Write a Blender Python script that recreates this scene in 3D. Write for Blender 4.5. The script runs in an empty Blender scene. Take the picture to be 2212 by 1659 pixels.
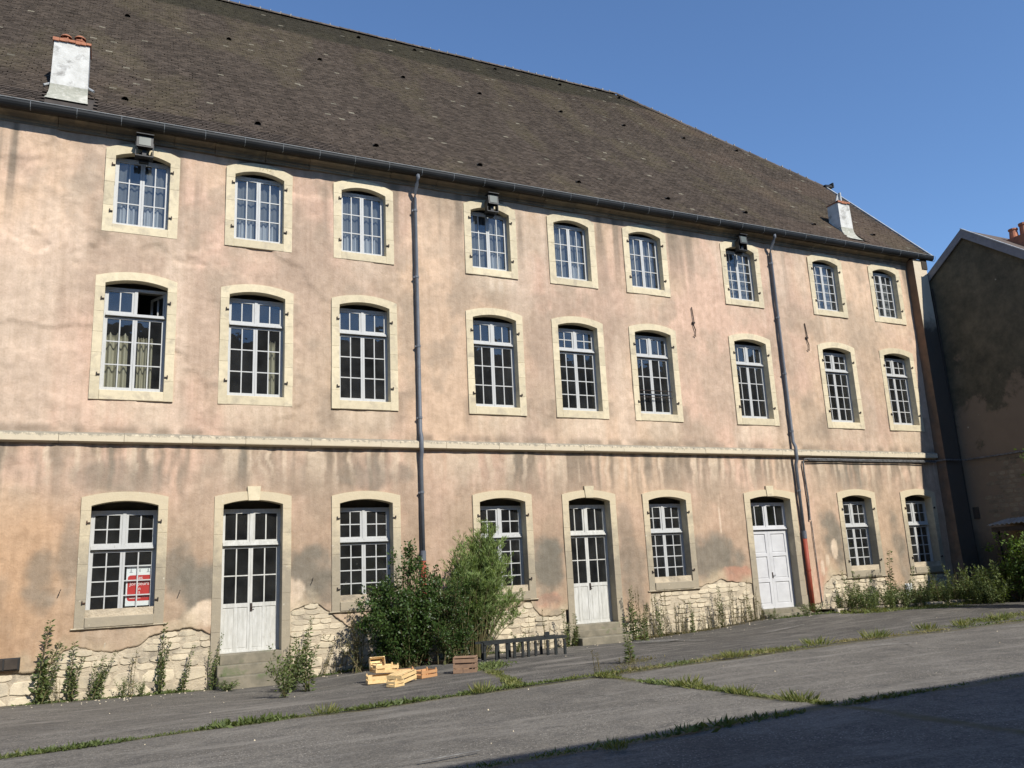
import bpy, math, random
import numpy as np
from mathutils import Matrix, Vector
random.seed(7); rng = np.random.default_rng(7)
S = bpy.context.scene
COL = S.collection
R = math.radians

# ------------------------------------------------------------ camera, sky, sun, exposure
cam_data = bpy.data.cameras.new('camera')
cam_data.sensor_width = 36.0
cam_data.lens = 1802.26 / 2212 * 36.0
cam_data.clip_start = 0.05; cam_data.clip_end = 3000
cam = bpy.data.objects.new('camera', cam_data); COL.objects.link(cam)
rt = Vector((0.90140596, -0.43036552, -0.04746392)); up = Vector((-0.05175177, -0.21592903, 0.97503662)); fw = Vector((0.42987098, 0.87644747, 0.21691189))
m3 = Matrix((rt, up, -fw)).transposed()
cam.matrix_world = Matrix.Translation((0, -20, 1.6)) @ m3.to_4x4()
S.camera = cam

SUN = Vector((0.25, -1.0, 0.87)).normalized()
W = bpy.data.worlds.new("World"); S.world = W; W.use_nodes = True
wn = W.node_tree.nodes; wl = W.node_tree.links
bg = wn['Background']
sky = wn.new('ShaderNodeTexSky'); sky.sky_type = 'NISHITA'; sky.sun_disc = False
sky.sun_elevation = math.asin(SUN.z)
sky.sun_rotation = math.atan2(SUN.x, SUN.y)
sky.altitude = 0; sky.air_density = 1.0; sky.dust_density = 0.0; sky.ozone_density = 7.0
wl.new(sky.outputs[0], bg.inputs[0]); bg.inputs[1].default_value = 0.142
ld = bpy.data.lights.new('sun', 'SUN'); ld.energy = 4.9; ld.angle = R(0.5); ld.color = (1.0, 0.955, 0.87)
lo = bpy.data.objects.new('sun', ld); COL.objects.link(lo)
lo.rotation_euler = SUN.to_track_quat('Z', 'Y').to_euler(); lo.location = (10, -40, 40)
S.view_settings.view_transform = 'Standard'; S.view_settings.look = 'None'
S.view_settings.exposure = 0.33; S.view_settings.gamma = 1.0; S.view_settings.use_curve_mapping = False

# ------------------------------------------------------------ noise helpers (numpy)
def vnoise(x, y, seed=0):
    xi = np.floor(x).astype(np.int64); yi = np.floor(y).astype(np.int64)
    fx = x - xi; fy = y - yi; fx = fx*fx*(3-2*fx); fy = fy*fy*(3-2*fy)
    def h(a, b):
        n = (a*374761393 + b*668265263 + seed*974634777) & 0xffffffff
        n = ((n ^ (n >> 13)) * 1274126177) & 0xffffffff
        return ((n ^ (n >> 16)) & 0xffff) / 65535.0
    return (h(xi, yi)*(1-fx) + h(xi+1, yi)*fx)*(1-fy) + (h(xi, yi+1)*(1-fx) + h(xi+1, yi+1)*fx)*fy
def fbm(x, y, seed=0, o=4):
    s = 0; a = 0.5; t = 0
    for i in range(o):
        s = s + a*vnoise(x*2**i, y*2**i, seed+i*17); t += a; a *= 0.5
    return s/t
def sstep(a, b, x):
    t = np.clip((x-a)/(b-a), 0, 1); return t*t*(3-2*t)

# ------------------------------------------------------------ ground height
_gx = [-40, -1.7, 2.5, 3.7, 5.5, 8.7, 12.7, 15.2, 17.4, 19.8, 27, 60]
_gz = [-.55, -.55, -.62, -.62, -.49, -.42, -.42, -.36, -.18, -.12, -.12, -.12]
_jx = [-40, 0, 4, 8, 13, 20, 60]; _jz = [-.36, -.33, -.29, -.2, -.11, -.08, -.08]
def gz(x, y):
    x = np.asarray(x, float); y = np.asarray(y, float)
    a = np.interp(x, _gx, _gz); b = np.interp(x, _jx, _jz); c = np.interp(x, [-20, 0, 10], [-.2, -.14, -.06])
    r1 = b + (a-b)*np.clip((y+7.3)/7.3, 0, 1); r2 = c + (b-c)*np.clip((y+13)/5.7, 0, 1)
    return np.where(y > -7.3, r1, r2)
def G(x, y): return float(gz(x, y))

# ------------------------------------------------------------ materials
def mat(name):
    m = bpy.data.materials.new(name); m.use_nodes = True
    nt = m.node_tree; b = nt.nodes['Principled BSDF']
    return m, nt, b
def N(nt, t, **kw):
    n = nt.nodes.new(t)
    for k, v in kw.items(): setattr(n, k, v)
    return n
def noise(nt, scale, detail=4, rough=.55, vec=None, dist=0):
    n = N(nt, 'ShaderNodeTexNoise'); n.inputs['Scale'].default_value = scale; n.inputs['Detail'].default_value = detail
    n.inputs['Roughness'].default_value = rough; n.inputs['Distortion'].default_value = dist
    if vec is not None: nt.links.new(vec, n.inputs['Vector'])
    return n.outputs['Fac']
def pos(nt, sc=(1, 1, 1), obj=False):
    if obj: o = N(nt, 'ShaderNodeTexCoord').outputs['Object']
    else: o = N(nt, 'ShaderNodeNewGeometry').outputs['Position']
    mp = N(nt, 'ShaderNodeMapping'); mp.inputs['Scale'].default_value = sc; nt.links.new(o, mp.inputs['Vector'])
    return mp.outputs[0]
def ramp(nt, fac, stops):
    r = N(nt, 'ShaderNodeValToRGB'); nt.links.new(fac, r.inputs[0]); e = r.color_ramp.elements
    while len(e) < len(stops): e.new(0.5)
    for k, (p, c) in enumerate(stops):
        e[k].position = p; e[k].color = (*c, 1) if len(c) == 3 else c
    return r.outputs[0]
def mix(nt, a, b, fac, mode='MIX'):
    m = N(nt, 'ShaderNodeMix', data_type='RGBA', blend_type=mode)
    for s, v in ((m.inputs[6], a), (m.inputs[7], b), (m.inputs[0], fac)):
        if hasattr(v, 'links'): nt.links.new(v, s)
        elif isinstance(v, (int, float)): s.default_value = v
        else: s.default_value = (*v, 1)
    return m.outputs[2]
def bump(nt, b, h, dist=.01, st=.5):
    n = N(nt, 'ShaderNodeBump'); n.inputs['Strength'].default_value = st; n.inputs['Distance'].default_value = dist
    nt.links.new(h, n.inputs['Height']); nt.links.new(n.outputs[0], b.inputs['Normal'])
def math_(nt, op, a, b=None):
    m = N(nt, 'ShaderNodeMath', operation=op)
    for s, v in ((m.inputs[0], a), (m.inputs[1], b)):
        if v is None: continue
        if hasattr(v, 'links'): nt.links.new(v, s)
        else: s.default_value = v
    return m.outputs[0]
def spotty(name, c1, c2, scale=6, rough=.85, c3=None, s3=2, t3=(.55, .7), bs=60, bd=.004, objrnd=0, metal=0, stretch=(1, 1, 1), bst=.5, spec=.3):
    m, nt, b = mat(name); p = pos(nt, stretch)
    col = mix(nt, c1, c2, ramp(nt, noise(nt, scale, 6, .6, p), [(.35, (0, 0, 0)), (.65, (1, 1, 1))]))
    if c3 is not None:
        f = ramp(nt, noise(nt, s3, 6, .65, p, .4), [(t3[0], (0, 0, 0)), (t3[1], (1, 1, 1))])
        col = mix(nt, col, c3, f)
    if objrnd:
        oi = N(nt, 'ShaderNodeObjectInfo').outputs['Random']
        v = ramp(nt, oi, [(0, (1-objrnd,)*3), (1, (1+objrnd,)*3)]); col = mix(nt, col, v, 1.0, 'MULTIPLY')
    nt.links.new(col, b.inputs['Base Color']); b.inputs['Roughness'].default_value = rough; b.inputs['Metallic'].default_value = metal
    b.inputs['Specular IOR Level'].default_value = spec
    bump(nt, b, noise(nt, bs, 5, .6, p), bd, bst)
    return m

M = {}
# plaster: colour from a painted attribute (stains and wear), fine grain by nodes
m, nt, b = mat('plaster'); at = N(nt, 'ShaderNodeAttribute', attribute_name='Col').outputs['Color']
p = pos(nt); g = noise(nt, 26, 7, .7, p); g2 = noise(nt, 5, 6, .65, p, .5)
c = mix(nt, at, ramp(nt, g, [(.3, (.90, .89, .88)), (.5, (1, 1, 1)), (.72, (1.06, 1.055, 1.05))]), 1.0, 'MULTIPLY')
c = mix(nt, c, ramp(nt, g2, [(.35, (.9, .885, .87)), (.6, (1.04, 1.04, 1.04))]), 1.0, 'MULTIPLY')
st_ = noise(nt, 1, 5, .6, pos(nt, (9, 1, .7))); c = mix(nt, c, ramp(nt, st_, [(.38, (.93, .92, .9)), (.6, (1.03, 1.03, 1.03))]), .8, 'MULTIPLY')
nt.links.new(c, b.inputs['Base Color']); b.inputs['Roughness'].default_value = .93; b.inputs['Specular IOR Level'].default_value = .15
h = math_(nt, 'ADD', math_(nt, 'MULTIPLY', noise(nt, 9, 8, .72, p, .6), 1.0), math_(nt, 'MULTIPLY', noise(nt, 70, 3, .6, p), .25))
bump(nt, b, h, .03, .5); M['plaster'] = m
M['lime'] = spotty('dressed_limestone', (.61, .525, .36), (.53, .455, .31), 7, .85, (.42, .36, .26), 3.2, (.52, .70), 30, .010, .10)
M['recess_shade'] = spotty('painted_recess_shade_stone', (.13, .115, .085), (.09, .08, .06), 4, .95)  # shade of the window-head recess put into a dark stone colour
M['limedirty'] = spotty('weathered_limestone', (.43, .36, .25), (.30, .26, .195), 5, .9, (.56, .49, .37), 3.5, (.56, .66), 40, .008, .1)
m, nt, b = mat('grimy_ground_floor_limestone'); p = pos(nt); sp = N(nt, 'ShaderNodeSeparateXYZ'); nt.links.new(N(nt, 'ShaderNodeNewGeometry').outputs['Position'], sp.inputs[0])
f = ramp(nt, math_(nt, 'ADD', math_(nt, 'MULTIPLY', math_(nt, 'SUBTRACT', sp.outputs[2], 1.9), .35), math_(nt, 'MULTIPLY', math_(nt, 'SUBTRACT', noise(nt, 2.2, 7, .7, p, .4), .35), 1.3)), [(.15, (0, 0, 0)), (.6, (1, 1, 1))])
c = mix(nt, mix(nt, (.38, .32, .225), (.23, .20, .15), noise(nt, 5, 7, .7, p)), mix(nt, (.58, .49, .33), (.47, .395, .27), noise(nt, 6, 6, .65, p)), f)
c = mix(nt, c, (.62, .57, .46), ramp(nt, noise(nt, 7, 6, .7, p), [(.64, (0, 0, 0)), (.70, (.8, .8, .8))]))
nt.links.new(c, b.inputs['Base Color']); b.inputs['Roughness'].default_value = .9; bump(nt, b, noise(nt, 25, 8, .7, p), .012, .7); M['limegf'] = m
M['cornice'] = spotty('dirty_cornice_stone', (.25, .21, .15), (.17, .15, .115), 3, .9, (.36, .3, .2), 1.6, (.56, .7), 40, .008, .2)
m, nt, b = mat('string_course_stone')
p = pos(nt); z = N(nt, 'ShaderNodeSeparateXYZ'); nt.links.new(N(nt, 'ShaderNodeNewGeometry').outputs['Position'], z.inputs[0])
zz = math_(nt, 'MULTIPLY', math_(nt, 'SUBTRACT', z.outputs[2], 4.80), 7)
f = ramp(nt, math_(nt, 'ADD', zz, math_(nt, 'MULTIPLY', math_(nt, 'SUBTRACT', noise(nt, 7, 6, .75, p), .5), 2.6)), [(.25, (0, 0, 0)), (.6, (1, 1, 1))])
c = mix(nt, mix(nt, (.64, .55, .40), (.5, .43, .31), noise(nt, 5, 5, .6, p)), mix(nt, (.17, .155, .12), (.33, .29, .22), noise(nt, 20, 4, .6, p)), f)
nt.links.new(c, b.inputs['Base Color']); b.inputs['Roughness'].default_value = .9; bump(nt, b, noise(nt, 40, 6, .7, p), .008, .6); M['course'] = m
M['rubble'] = spotty('rubble_stone', (.58, .50, .36), (.46, .39, .285), 3, .92, (.27, .235, .18), 2.2, (.52, .70), 24, .018, .16)
M['darkstone'] = spotty('dull_brown_wall_stone', (.22, .18, .125), (.15, .125, .09), 3, .95, (.09, .08, .06), 2, (.5, .7), 24, .018, .2)
M['mortar'] = spotty('old_mortar', (.52, .44, .32), (.40, .335, .245), 3, .95, (.25, .215, .165), 1.6, (.52, .70), 22, .03, bst=.8)
M['step'] = spotty('step_stone', (.235, .205, .15), (.15, .135, .10), 4, .9, (.12, .14, .07), 2.5, (.56, .7), 40, .008, .06)
m, nt, b = mat('white_paint'); p = pos(nt)
c = mix(nt, (.50, .505, .495), (.36, .365, .355), noise(nt, 3, 5, .6, pos(nt, (6, 6, 1.2))))
c = mix(nt, c, (.24, .22, .19), ramp(nt, noise(nt, 9, 8, .75, pos(nt, (3, 3, .6))), [(.56, (0, 0, 0)), (.72, (.8, .8, .8))]))
nt.links.new(c, b.inputs['Base Color']); b.inputs['Roughness'].default_value = .6; bump(nt, b, noise(nt, 60, 4, .6, p), .002, .5); M['paint'] = m
M['doorpaint'] = spotty('fresh_white_paint', (.54, .54, .545), (.47, .47, .475), 3, .55, (.5, .5, .5), 5, (.66, .8), 60, .001)
M['olddoor'] = spotty('weathered_door_paint', (.55, .545, .51), (.43, .425, .39), 5, .75, (.36, .34, .30), 7, (.58, .74), 60, .003, stretch=(3, 3, .6))
m, nt, b = mat('window_glass')
out = nt.nodes['Material Output']; tr = N(nt, 'ShaderNodeBsdfTransparent'); tr.inputs[0].default_value = (.86, .89, .88, 1)
gl = N(nt, 'ShaderNodeBsdfGlossy'); gl.inputs['Roughness'].default_value = .02; gl.inputs[0].default_value = (1, 1, 1, 1)
lw = N(nt, 'ShaderNodeLayerWeight'); fr_f = math_(nt, 'ADD', math_(nt, 'MULTIPLY', math_(nt, 'POWER', lw.outputs['Facing'], 4.0), .9), .09)
bn = N(nt, 'ShaderNodeBump'); bn.inputs['Strength'].default_value = .25; bn.inputs['Distance'].default_value = .01
nt.links.new(noise(nt, 2.5, 2, .5, pos(nt)), bn.inputs['Height']); nt.links.new(bn.outputs[0], gl.inputs['Normal'])
m1 = N(nt, 'ShaderNodeMixShader'); nt.links.new(fr_f, m1.inputs[0]); nt.links.new(tr.outputs[0], m1.inputs[1]); nt.links.new(gl.outputs[0], m1.inputs[2])
df = N(nt, 'ShaderNodeBsdfDiffuse'); df.inputs[0].default_value = (.42, .43, .42, 1); m2 = N(nt, 'ShaderNodeMixShader')
nt.links.new(ramp(nt, noise(nt, 2.2, 4, .6, pos(nt)), [(.3, (.012, .012, .012)), (.75, (.055, .055, .055))]), m2.inputs[0])
nt.links.new(m1.outputs[0], m2.inputs[1]); nt.links.new(df.outputs[0], m2.inputs[2]); nt.links.new(m2.outputs[0], out.inputs[0]); M['glass'] = m
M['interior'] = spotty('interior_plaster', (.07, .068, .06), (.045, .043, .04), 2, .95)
def cloth(name, col, tr=.35):
    m, nt, b = mat(name); out = nt.nodes['Material Output']
    d = N(nt, 'ShaderNodeBsdfDiffuse'); t = N(nt, 'ShaderNodeBsdfTranslucent'); mx = N(nt, 'ShaderNodeMixShader'); mx.inputs[0].default_value = tr
    c = mix(nt, col, tuple(v*.75 for v in col), noise(nt, 2, 4, .6, pos(nt)))
    nt.links.new(c, d.inputs[0]); nt.links.new(c, t.inputs[0]); nt.links.new(d.outputs[0], mx.inputs[1]); nt.links.new(t.outputs[0], mx.inputs[2]); nt.links.new(mx.outputs[0], out.inputs[0]); return m
M['sheer'] = cloth('sheer_curtain_cloth', (.205, .215, .225)); M['whitecloth'] = cloth('white_curtain_cloth', (.56, .58, .61)); M['cream'] = cloth('cream_curtain_cloth', (.60, .56, .42))
# roof tiles: tint attribute
m, nt, b = mat('clay_tiles'); at = N(nt, 'ShaderNodeAttribute', attribute_name='Col').outputs['Color']; p = pos(nt)
c = mix(nt, at, ramp(nt, noise(nt, 12, 6, .7, p), [(.3, (.72, .7, .68)), (.6, (1.1, 1.1, 1.1))]), 1.0, 'MULTIPLY')
nt.links.new(c, b.inputs['Base Color']); b.inputs['Roughness'].default_value = .9; b.inputs['Specular IOR Level'].default_value = .2; bump(nt, b, noise(nt, 50, 4, .6, p), .006, .6); M['tile'] = m
M['tile_one'] = spotty('clay_tile_single', (.125, .092, .074), (.082, .066, .056), 8, .9, (.13, .115, .06), 3, (.6, .72), 50, .006, .38)
M['ridge'] = spotty('ridge_tile_clay', (.11, .085, .068), (.07, .058, .05), 8, .9, (.2, .17, .12), 5, (.6, .7), 50, .008, .25)
M['roofdeck'] = spotty('roof_underlay', (.06, .05, .042), (.04, .034, .03), 4, .95)
M['whitemortar'] = spotty('white_mortar', (.34, .32, .28), (.22, .2, .17), 9, .95)
M['zinc'] = spotty('zinc_flashing', (.42, .43, .42), (.3, .31, .31), 5, .5, (.5, .49, .45), 3, (.55, .65), 40, .001, metal=.2)
M['gutter'] = spotty('dark_gutter_zinc', (.018, .019, .02), (.012, .013, .013), 3, .45, None, bs=30, bd=.001)
M['gutterlip'] = spotty('gutter_lip_zinc', (.22, .23, .23), (.14, .15, .15), 8, .5, bd=.001)
M['pipe'] = spotty('grey_downpipe', (.13, .145, .165), (.10, .11, .13), 4, .5, (.2, .21, .22), 4, (.62, .75), 40, .001)
M['redpipe'] = spotty('red_oxide_pipe', (.30, .062, .035), (.23, .05, .03), 5, .6, (.13, .05, .035), 5, (.6, .72), 40, .002)
M['iron'] = spotty('rusty_iron', (.05, .035, .028), (.028, .024, .022), 20, .8, (.11, .045, .02), 8, (.55, .7), 60, .002)
M['black'] = spotty('black_housing', (.03, .03, .03), (.02, .02, .02), 10, .5, bd=.001)
m, nt, b = mat('lamp_glass'); b.inputs['Base Color'].default_value = (.11, .12, .10, 1); b.inputs['Roughness'].default_value = .2; M['lampglass'] = m
M['chimney'] = spotty('white_chimney_render', (.60, .59, .55), (.47, .46, .42), 4, .9, (.22, .21, .19), 3.0, (.52, .68), 30, .015)
M['flaunch'] = spotty('mossy_cement', (.36, .35, .29), (.27, .27, .22), 6, .95, (.48, .46, .4), 5, (.5, .66), 30, .02)
M['terracotta'] = spotty('terracotta', (.42, .17, .09), (.32, .13, .075), 7, .8, (.2, .1, .07), 5, (.56, .7), 40, .004, .15)
M['wood'] = spotty('pale_crate_wood', (.72, .52, .26), (.60, .42, .20), 5, .7, (.44, .24, .08), 3, (.6, .72), 60, .002, .16, stretch=(4, 4, 4))
M['woodred'] = spotty('orange_crate_wood', (.55, .30, .14), (.45, .24, .11), 5, .7, (.30, .14, .06), 4, (.6, .72), 60, .002, .14)
M['woodgrey'] = spotty('weathered_crate_wood', (.30, .19, .12), (.22, .14, .095), 6, .85, (.12, .08, .06), 5, (.58, .72), 60, .002, .14)
M['rack'] = spotty('dark_green_grey_metal', (.020, .024, .024), (.013, .015, .016), 10, .6, (.07, .05, .04), 8, (.6, .7), 60, .001)
M['stem'] = spotty('plant_stem', (.09, .10, .035), (.12, .085, .045), 10, .8)
M['drystem'] = spotty('dry_plant_stem', (.16, .12, .06), (.10, .09, .04), 10, .85)
def leafmat(name, lo_, hi_, tr=.3, rough=.5):
    m, nt, b = mat(name); out = nt.nodes['Material Output']
    at = N(nt, 'ShaderNodeAttribute', attribute_name='rnd').outputs['Fac']
    c = ramp(nt, at, [(0, lo_), (.6, tuple((a+b_)/2 for a, b_ in zip(lo_, hi_))), (1, hi_)])
    t = N(nt, 'ShaderNodeBsdfTranslucent'); nt.links.new(c, b.inputs['Base Color']); nt.links.new(mix(nt, c, (1.3, 1.35, .5), 1.0, 'MULTIPLY'), t.inputs[0])
    b.inputs['Roughness'].default_value = rough; b.inputs['Specular IOR Level'].default_value = .35
    mx = N(nt, 'ShaderNodeMixShader'); mx.inputs[0].default_value = tr
    nt.links.new(b.outputs[0], mx.inputs[1]); nt.links.new(t.outputs[0], mx.inputs[2]); nt.links.new(mx.outputs[0], out.inputs[0]); return m
M['leafdark'] = leafmat('dark_shrub_leaves', (.022, .045, .012), (.075, .125, .03), .25, .4)
M['leafwillow'] = leafmat('pale_willow_leaves', (.11, .17, .05), (.30, .38, .14), .35, .6)
M['leafweed'] = leafmat('weed_leaves', (.05, .075, .022), (.18, .22, .075), .3, .6)
M['leafdry'] = leafmat('dry_weed_leaves', (.07, .075, .03), (.24, .20, .10), .3, .8)
M['leafgrass'] = leafmat('grass_blades', (.075, .11, .025), (.27, .26, .10), .35, .7)
M['leafdrygrass'] = leafmat('dry_grass_blades', (.12, .12, .04), (.36, .30, .15), .3, .8)
M['leaftree'] = leafmat('bright_tree_leaves', (.035, .07, .015), (.14, .21, .04), .4, .5)
M['petal'] = leafmat('pale_flower_heads', (.5, .48, .36), (.7, .68, .55), .3, .8)

# asphalt with seams, dust, moss near seams
m, nt, b = mat('asphalt'); geo = N(nt, 'ShaderNodeNewGeometry').outputs['Position']; sp = N(nt, 'ShaderNodeSeparateXYZ'); nt.links.new(geo, sp.inputs[0])
X, Y = sp.outputs[0], sp.outputs[1]; p = pos(nt)
wob = math_(nt, 'MULTIPLY', math_(nt, 'SUBTRACT', noise(nt, 1.1, 5, .65, p), .5), .30)
d1 = math_(nt, 'ABSOLUTE', math_(nt, 'ADD', math_(nt, 'ADD', Y, 7.3), wob))
d2 = math_(nt, 'MAXIMUM', math_(nt, 'ABSOLUTE', math_(nt, 'ADD', math_(nt, 'SUBTRACT', X, 7.62), wob)), math_(nt, 'ADD', Y, 7.3))
d3 = math_(nt, 'ABSOLUTE', math_(nt, 'ADD', math_(nt, 'ADD', Y, 12.42), wob))
lean = math_(nt, 'ADD', X, math_(nt, 'MULTIPLY', Y, -.22))
d4 = math_(nt, 'MAXIMUM', math_(nt, 'ABSOLUTE', math_(nt, 'ADD', math_(nt, 'SUBTRACT', lean, 7.8), wob)), math_(nt, 'SUBTRACT', -7.3, Y))
d5 = math_(nt, 'MAXIMUM', math_(nt, 'ABSOLUTE', math_(nt, 'ADD', math_(nt, 'SUBTRACT', X, 17.0), wob)), math_(nt, 'ABSOLUTE', math_(nt, 'ADD', Y, 13.5)))
dd = math_(nt, 'MINIMUM', math_(nt, 'MINIMUM', math_(nt, 'MINIMUM', d1, d2), d3), d4)
seam = ramp(nt, dd, [(0, (1, 1, 1)), (.035, (.9, .9, .9)), (.16, (0, 0, 0))])
base = mix(nt, (.125, .114, .098), (.175, .160, .138), ramp(nt, noise(nt, .55, 6, .6, p, .3), [(.35, (0, 0, 0)), (.65, (1, 1, 1))]))
base = mix(nt, base, (.092, .086, .078), ramp(nt, noise(nt, 2.3, 9, .75, p, .8), [(.48, (0, 0, 0)), (.66, (.8, .8, .8))]))
base = mix(nt, base, ramp(nt, noise(nt, 22, 6, .8, p), [(.36, (.66, .66, .65)), (.5, (1, 1, 1)), (.64, (1.45, 1.43, 1.38))]), 1.0, 'MULTIPLY')
vo = N(nt, 'ShaderNodeTexVoronoi'); vo.inputs['Scale'].default_value = 55; nt.links.new(p, vo.inputs['Vector'])
agg = ramp(nt, vo.outputs['Distance'], [(.0, (1.35, 1.33, 1.28)), (.32, (1, 1, 1)), (.6, (.78, .78, .78))]); base = mix(nt, base, agg, 1.0, 'MULTIPLY')
vr = N(nt, 'ShaderNodeTexVoronoi'); vr.inputs['Scale'].default_value = 24; nt.links.new(p, vr.inputs['Vector'])
slab = math_(nt, 'MULTIPLY', ramp(nt, math_(nt, 'ADD', math_(nt, 'MULTIPLY', math_(nt, 'ADD', Y, 7.35), 4), wob), [(.0, (0, 0, 0)), (.5, (1, 1, 1))]), ramp(nt, math_(nt, 'ADD', math_(nt, 'MULTIPLY', X, .2), math_(nt, 'MULTIPLY', wob, 3)), [(.35, (.25, .25, .25)), (.95, (1, 1, 1))])); base = mix(nt, base, (.66, .67, .69), slab, 'MULTIPLY')
peb = ramp(nt, vr.outputs['Distance'], [(.14, (1, 1, 1)), (.26, (0, 0, 0))]); base = mix(nt, base, (.36, .33, .28), math_(nt, 'MULTIPLY', peb, ramp(nt, noise(nt, 1.2, 3, .6, p), [(.40, (.1, .1, .1)), (.6, (1, 1, 1))])))
streak = ramp(nt, noise(nt, 1, 6, .7, pos(nt, (.5, 2.2, 1)), .5), [(.5, (0, 0, 0)), (.68, (.6, .6, .6))]); base = mix(nt, base, (.235, .215, .185), streak)
cr = N(nt, 'ShaderNodeTexVoronoi', feature='DISTANCE_TO_EDGE'); cr.inputs['Scale'].default_value = .33; nt.links.new(mix(nt, geo, noise(nt, 2, 5, .7, p), .3), cr.inputs['Vector'])
crk = math_(nt, 'MULTIPLY', ramp(nt, cr.outputs['Distance'], [(.0, (.45, .45, .45)), (.006, (0, 0, 0))]), ramp(nt, noise(nt, .4, 2, .5, p), [(.5, (0, 0, 0)), (.58, (1, 1, 1))]))
base = mix(nt, base, (.04, .036, .03), crk)
moss = mix(nt, (.055, .06, .022), (.16, .13, .075), noise(nt, 3, 5, .6, p))
base = mix(nt, base, moss, math_(nt, 'MULTIPLY', seam, ramp(nt, noise(nt, 4, 5, .7, p), [(.3, (.35, .35, .35)), (.6, (1, 1, 1))])))
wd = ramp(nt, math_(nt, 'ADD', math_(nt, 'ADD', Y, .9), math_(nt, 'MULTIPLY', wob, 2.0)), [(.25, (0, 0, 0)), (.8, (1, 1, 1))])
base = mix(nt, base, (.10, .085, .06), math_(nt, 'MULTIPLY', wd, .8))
nt.links.new(base, b.inputs['Base Color']); b.inputs['Roughness'].default_value = .93; b.inputs['Specular IOR Level'].default_value = .2
bump(nt, b, math_(nt, 'ADD', vo.outputs['Distance'], math_(nt, 'MULTIPLY', noise(nt, 6, 6, .7, p), 1.5)), .006, .7); M['asphalt'] = m
M['roadpaint'] = spotty('worn_road_paint', (.36, .35, .32), (.15, .145, .135), 9, .9, (.13, .125, .115), 5, (.50, .62))
# neighbour wall: black mildew fading into bare plaster low down
m, nt, b = mat('mildewed_render'); p = pos(nt); sp = N(nt, 'ShaderNodeSeparateXYZ'); nt.links.new(N(nt, 'ShaderNodeNewGeometry').outputs['Position'], sp.inputs[0])
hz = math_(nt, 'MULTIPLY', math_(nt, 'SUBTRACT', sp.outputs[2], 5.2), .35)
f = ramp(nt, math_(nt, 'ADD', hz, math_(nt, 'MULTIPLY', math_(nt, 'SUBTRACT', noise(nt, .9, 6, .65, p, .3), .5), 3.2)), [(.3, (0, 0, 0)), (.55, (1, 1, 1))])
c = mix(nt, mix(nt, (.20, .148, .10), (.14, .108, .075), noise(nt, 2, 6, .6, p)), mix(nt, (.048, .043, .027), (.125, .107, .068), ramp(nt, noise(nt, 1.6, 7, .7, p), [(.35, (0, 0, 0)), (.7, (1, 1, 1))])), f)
lowf = ramp(nt, math_(nt, 'ADD', math_(nt, 'MULTIPLY', sp.outputs[2], .4), math_(nt, 'MULTIPLY', math_(nt, 'SUBTRACT', noise(nt, 1.5, 5, .6, p), .5), .8)), [(.55, (1, 1, 1)), (.95, (0, 0, 0))]); c = mix(nt, c, (.045, .04, .03), math_(nt, 'MULTIPLY', lowf, .85))  # foot of the wall: dark render plus shading put into the colour
vr = N(nt, 'ShaderNodeTexVoronoi'); vr.inputs['Scale'].default_value = 2.3; nt.links.new(p, vr.inputs['Vector'])
c = mix(nt, c, (.42, .38, .3), math_(nt, 'MULTIPLY', ramp(nt, vr.outputs['Distance'], [(.03, (1, 1, 1)), (.09, (0, 0, 0))]), ramp(nt, noise(nt, 3, 2, .5, p), [(.5, (0, 0, 0)), (.6, (.8, .8, .8))])))
nt.links.new(c, b.inputs['Base Color']); b.inputs['Roughness'].default_value = .95; bump(nt, b, noise(nt, 14, 8, .7, p), .02, .7); M['mildew'] = m
M['brownplaster'] = spotty('brown_buttress_render', (.20, .125, .08), (.13, .09, .062), 3, .95, (.14, .11, .085), 1.6, (.52, .68), 25, .015)
M['palestone'] = spotty('pale_buttress_stone', (.62, .53, .40), (.52, .44, .33), 3, .9, (.36, .31, .25), 4, (.62, .72), 25, .02)
m, nt, b = mat('shade_painted_buttress_stone'); p = pos(nt); sp = N(nt, 'ShaderNodeSeparateXYZ'); nt.links.new(N(nt, 'ShaderNodeNewGeometry').outputs['Position'], sp.inputs[0])
f = ramp(nt, math_(nt, 'ADD', math_(nt, 'MULTIPLY', math_(nt, 'SUBTRACT', sp.outputs[2], 9.6), .5), math_(nt, 'MULTIPLY', noise(nt, 2, 6, .7, p), .7)), [(.2, (0, 0, 0)), (.6, (1, 1, 1))])  # neighbour's shadow put into the colour: dark below, pale near the top
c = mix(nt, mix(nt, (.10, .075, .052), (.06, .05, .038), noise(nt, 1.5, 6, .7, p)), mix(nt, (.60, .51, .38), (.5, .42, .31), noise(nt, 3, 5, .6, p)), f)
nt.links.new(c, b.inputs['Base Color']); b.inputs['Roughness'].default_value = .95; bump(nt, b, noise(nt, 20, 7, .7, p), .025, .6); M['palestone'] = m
M['barge'] = spotty('grey_bargeboard', (.20, .205, .22), (.155, .16, .175), 4, .7, (.1, .1, .1), 6, (.6, .7), 40, .002)
M['beam'] = spotty('dark_timber', (.055, .043, .033), (.035, .028, .023), 8, .85, bs=40, bd=.004)
M['corrugated'] = spotty('corrugated_sheet', (.30, .30, .28), (.2, .19, .17), 5, .6, (.14, .09, .06), 3, (.56, .7), 40, .002)
M['farwall'] = spotty('courtyard_render', (.20, .165, .125), (.15, .125, .10), 2, .95, (.18, .15, .12), 1, (.5, .65), 20, .01)
M['cable'] = spotty('grey_black_cable', (.16, .16, .16), (.05, .05, .05), 14, .6)
M['whiteboard'] = spotty('white_board', (.8, .8, .8), (.74, .74, .74), 5, .6)
M['posterwhite'] = spotty('poster_white_paper', (.84, .85, .85), (.8, .81, .81), 3, .5, bd=.0005)
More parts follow.
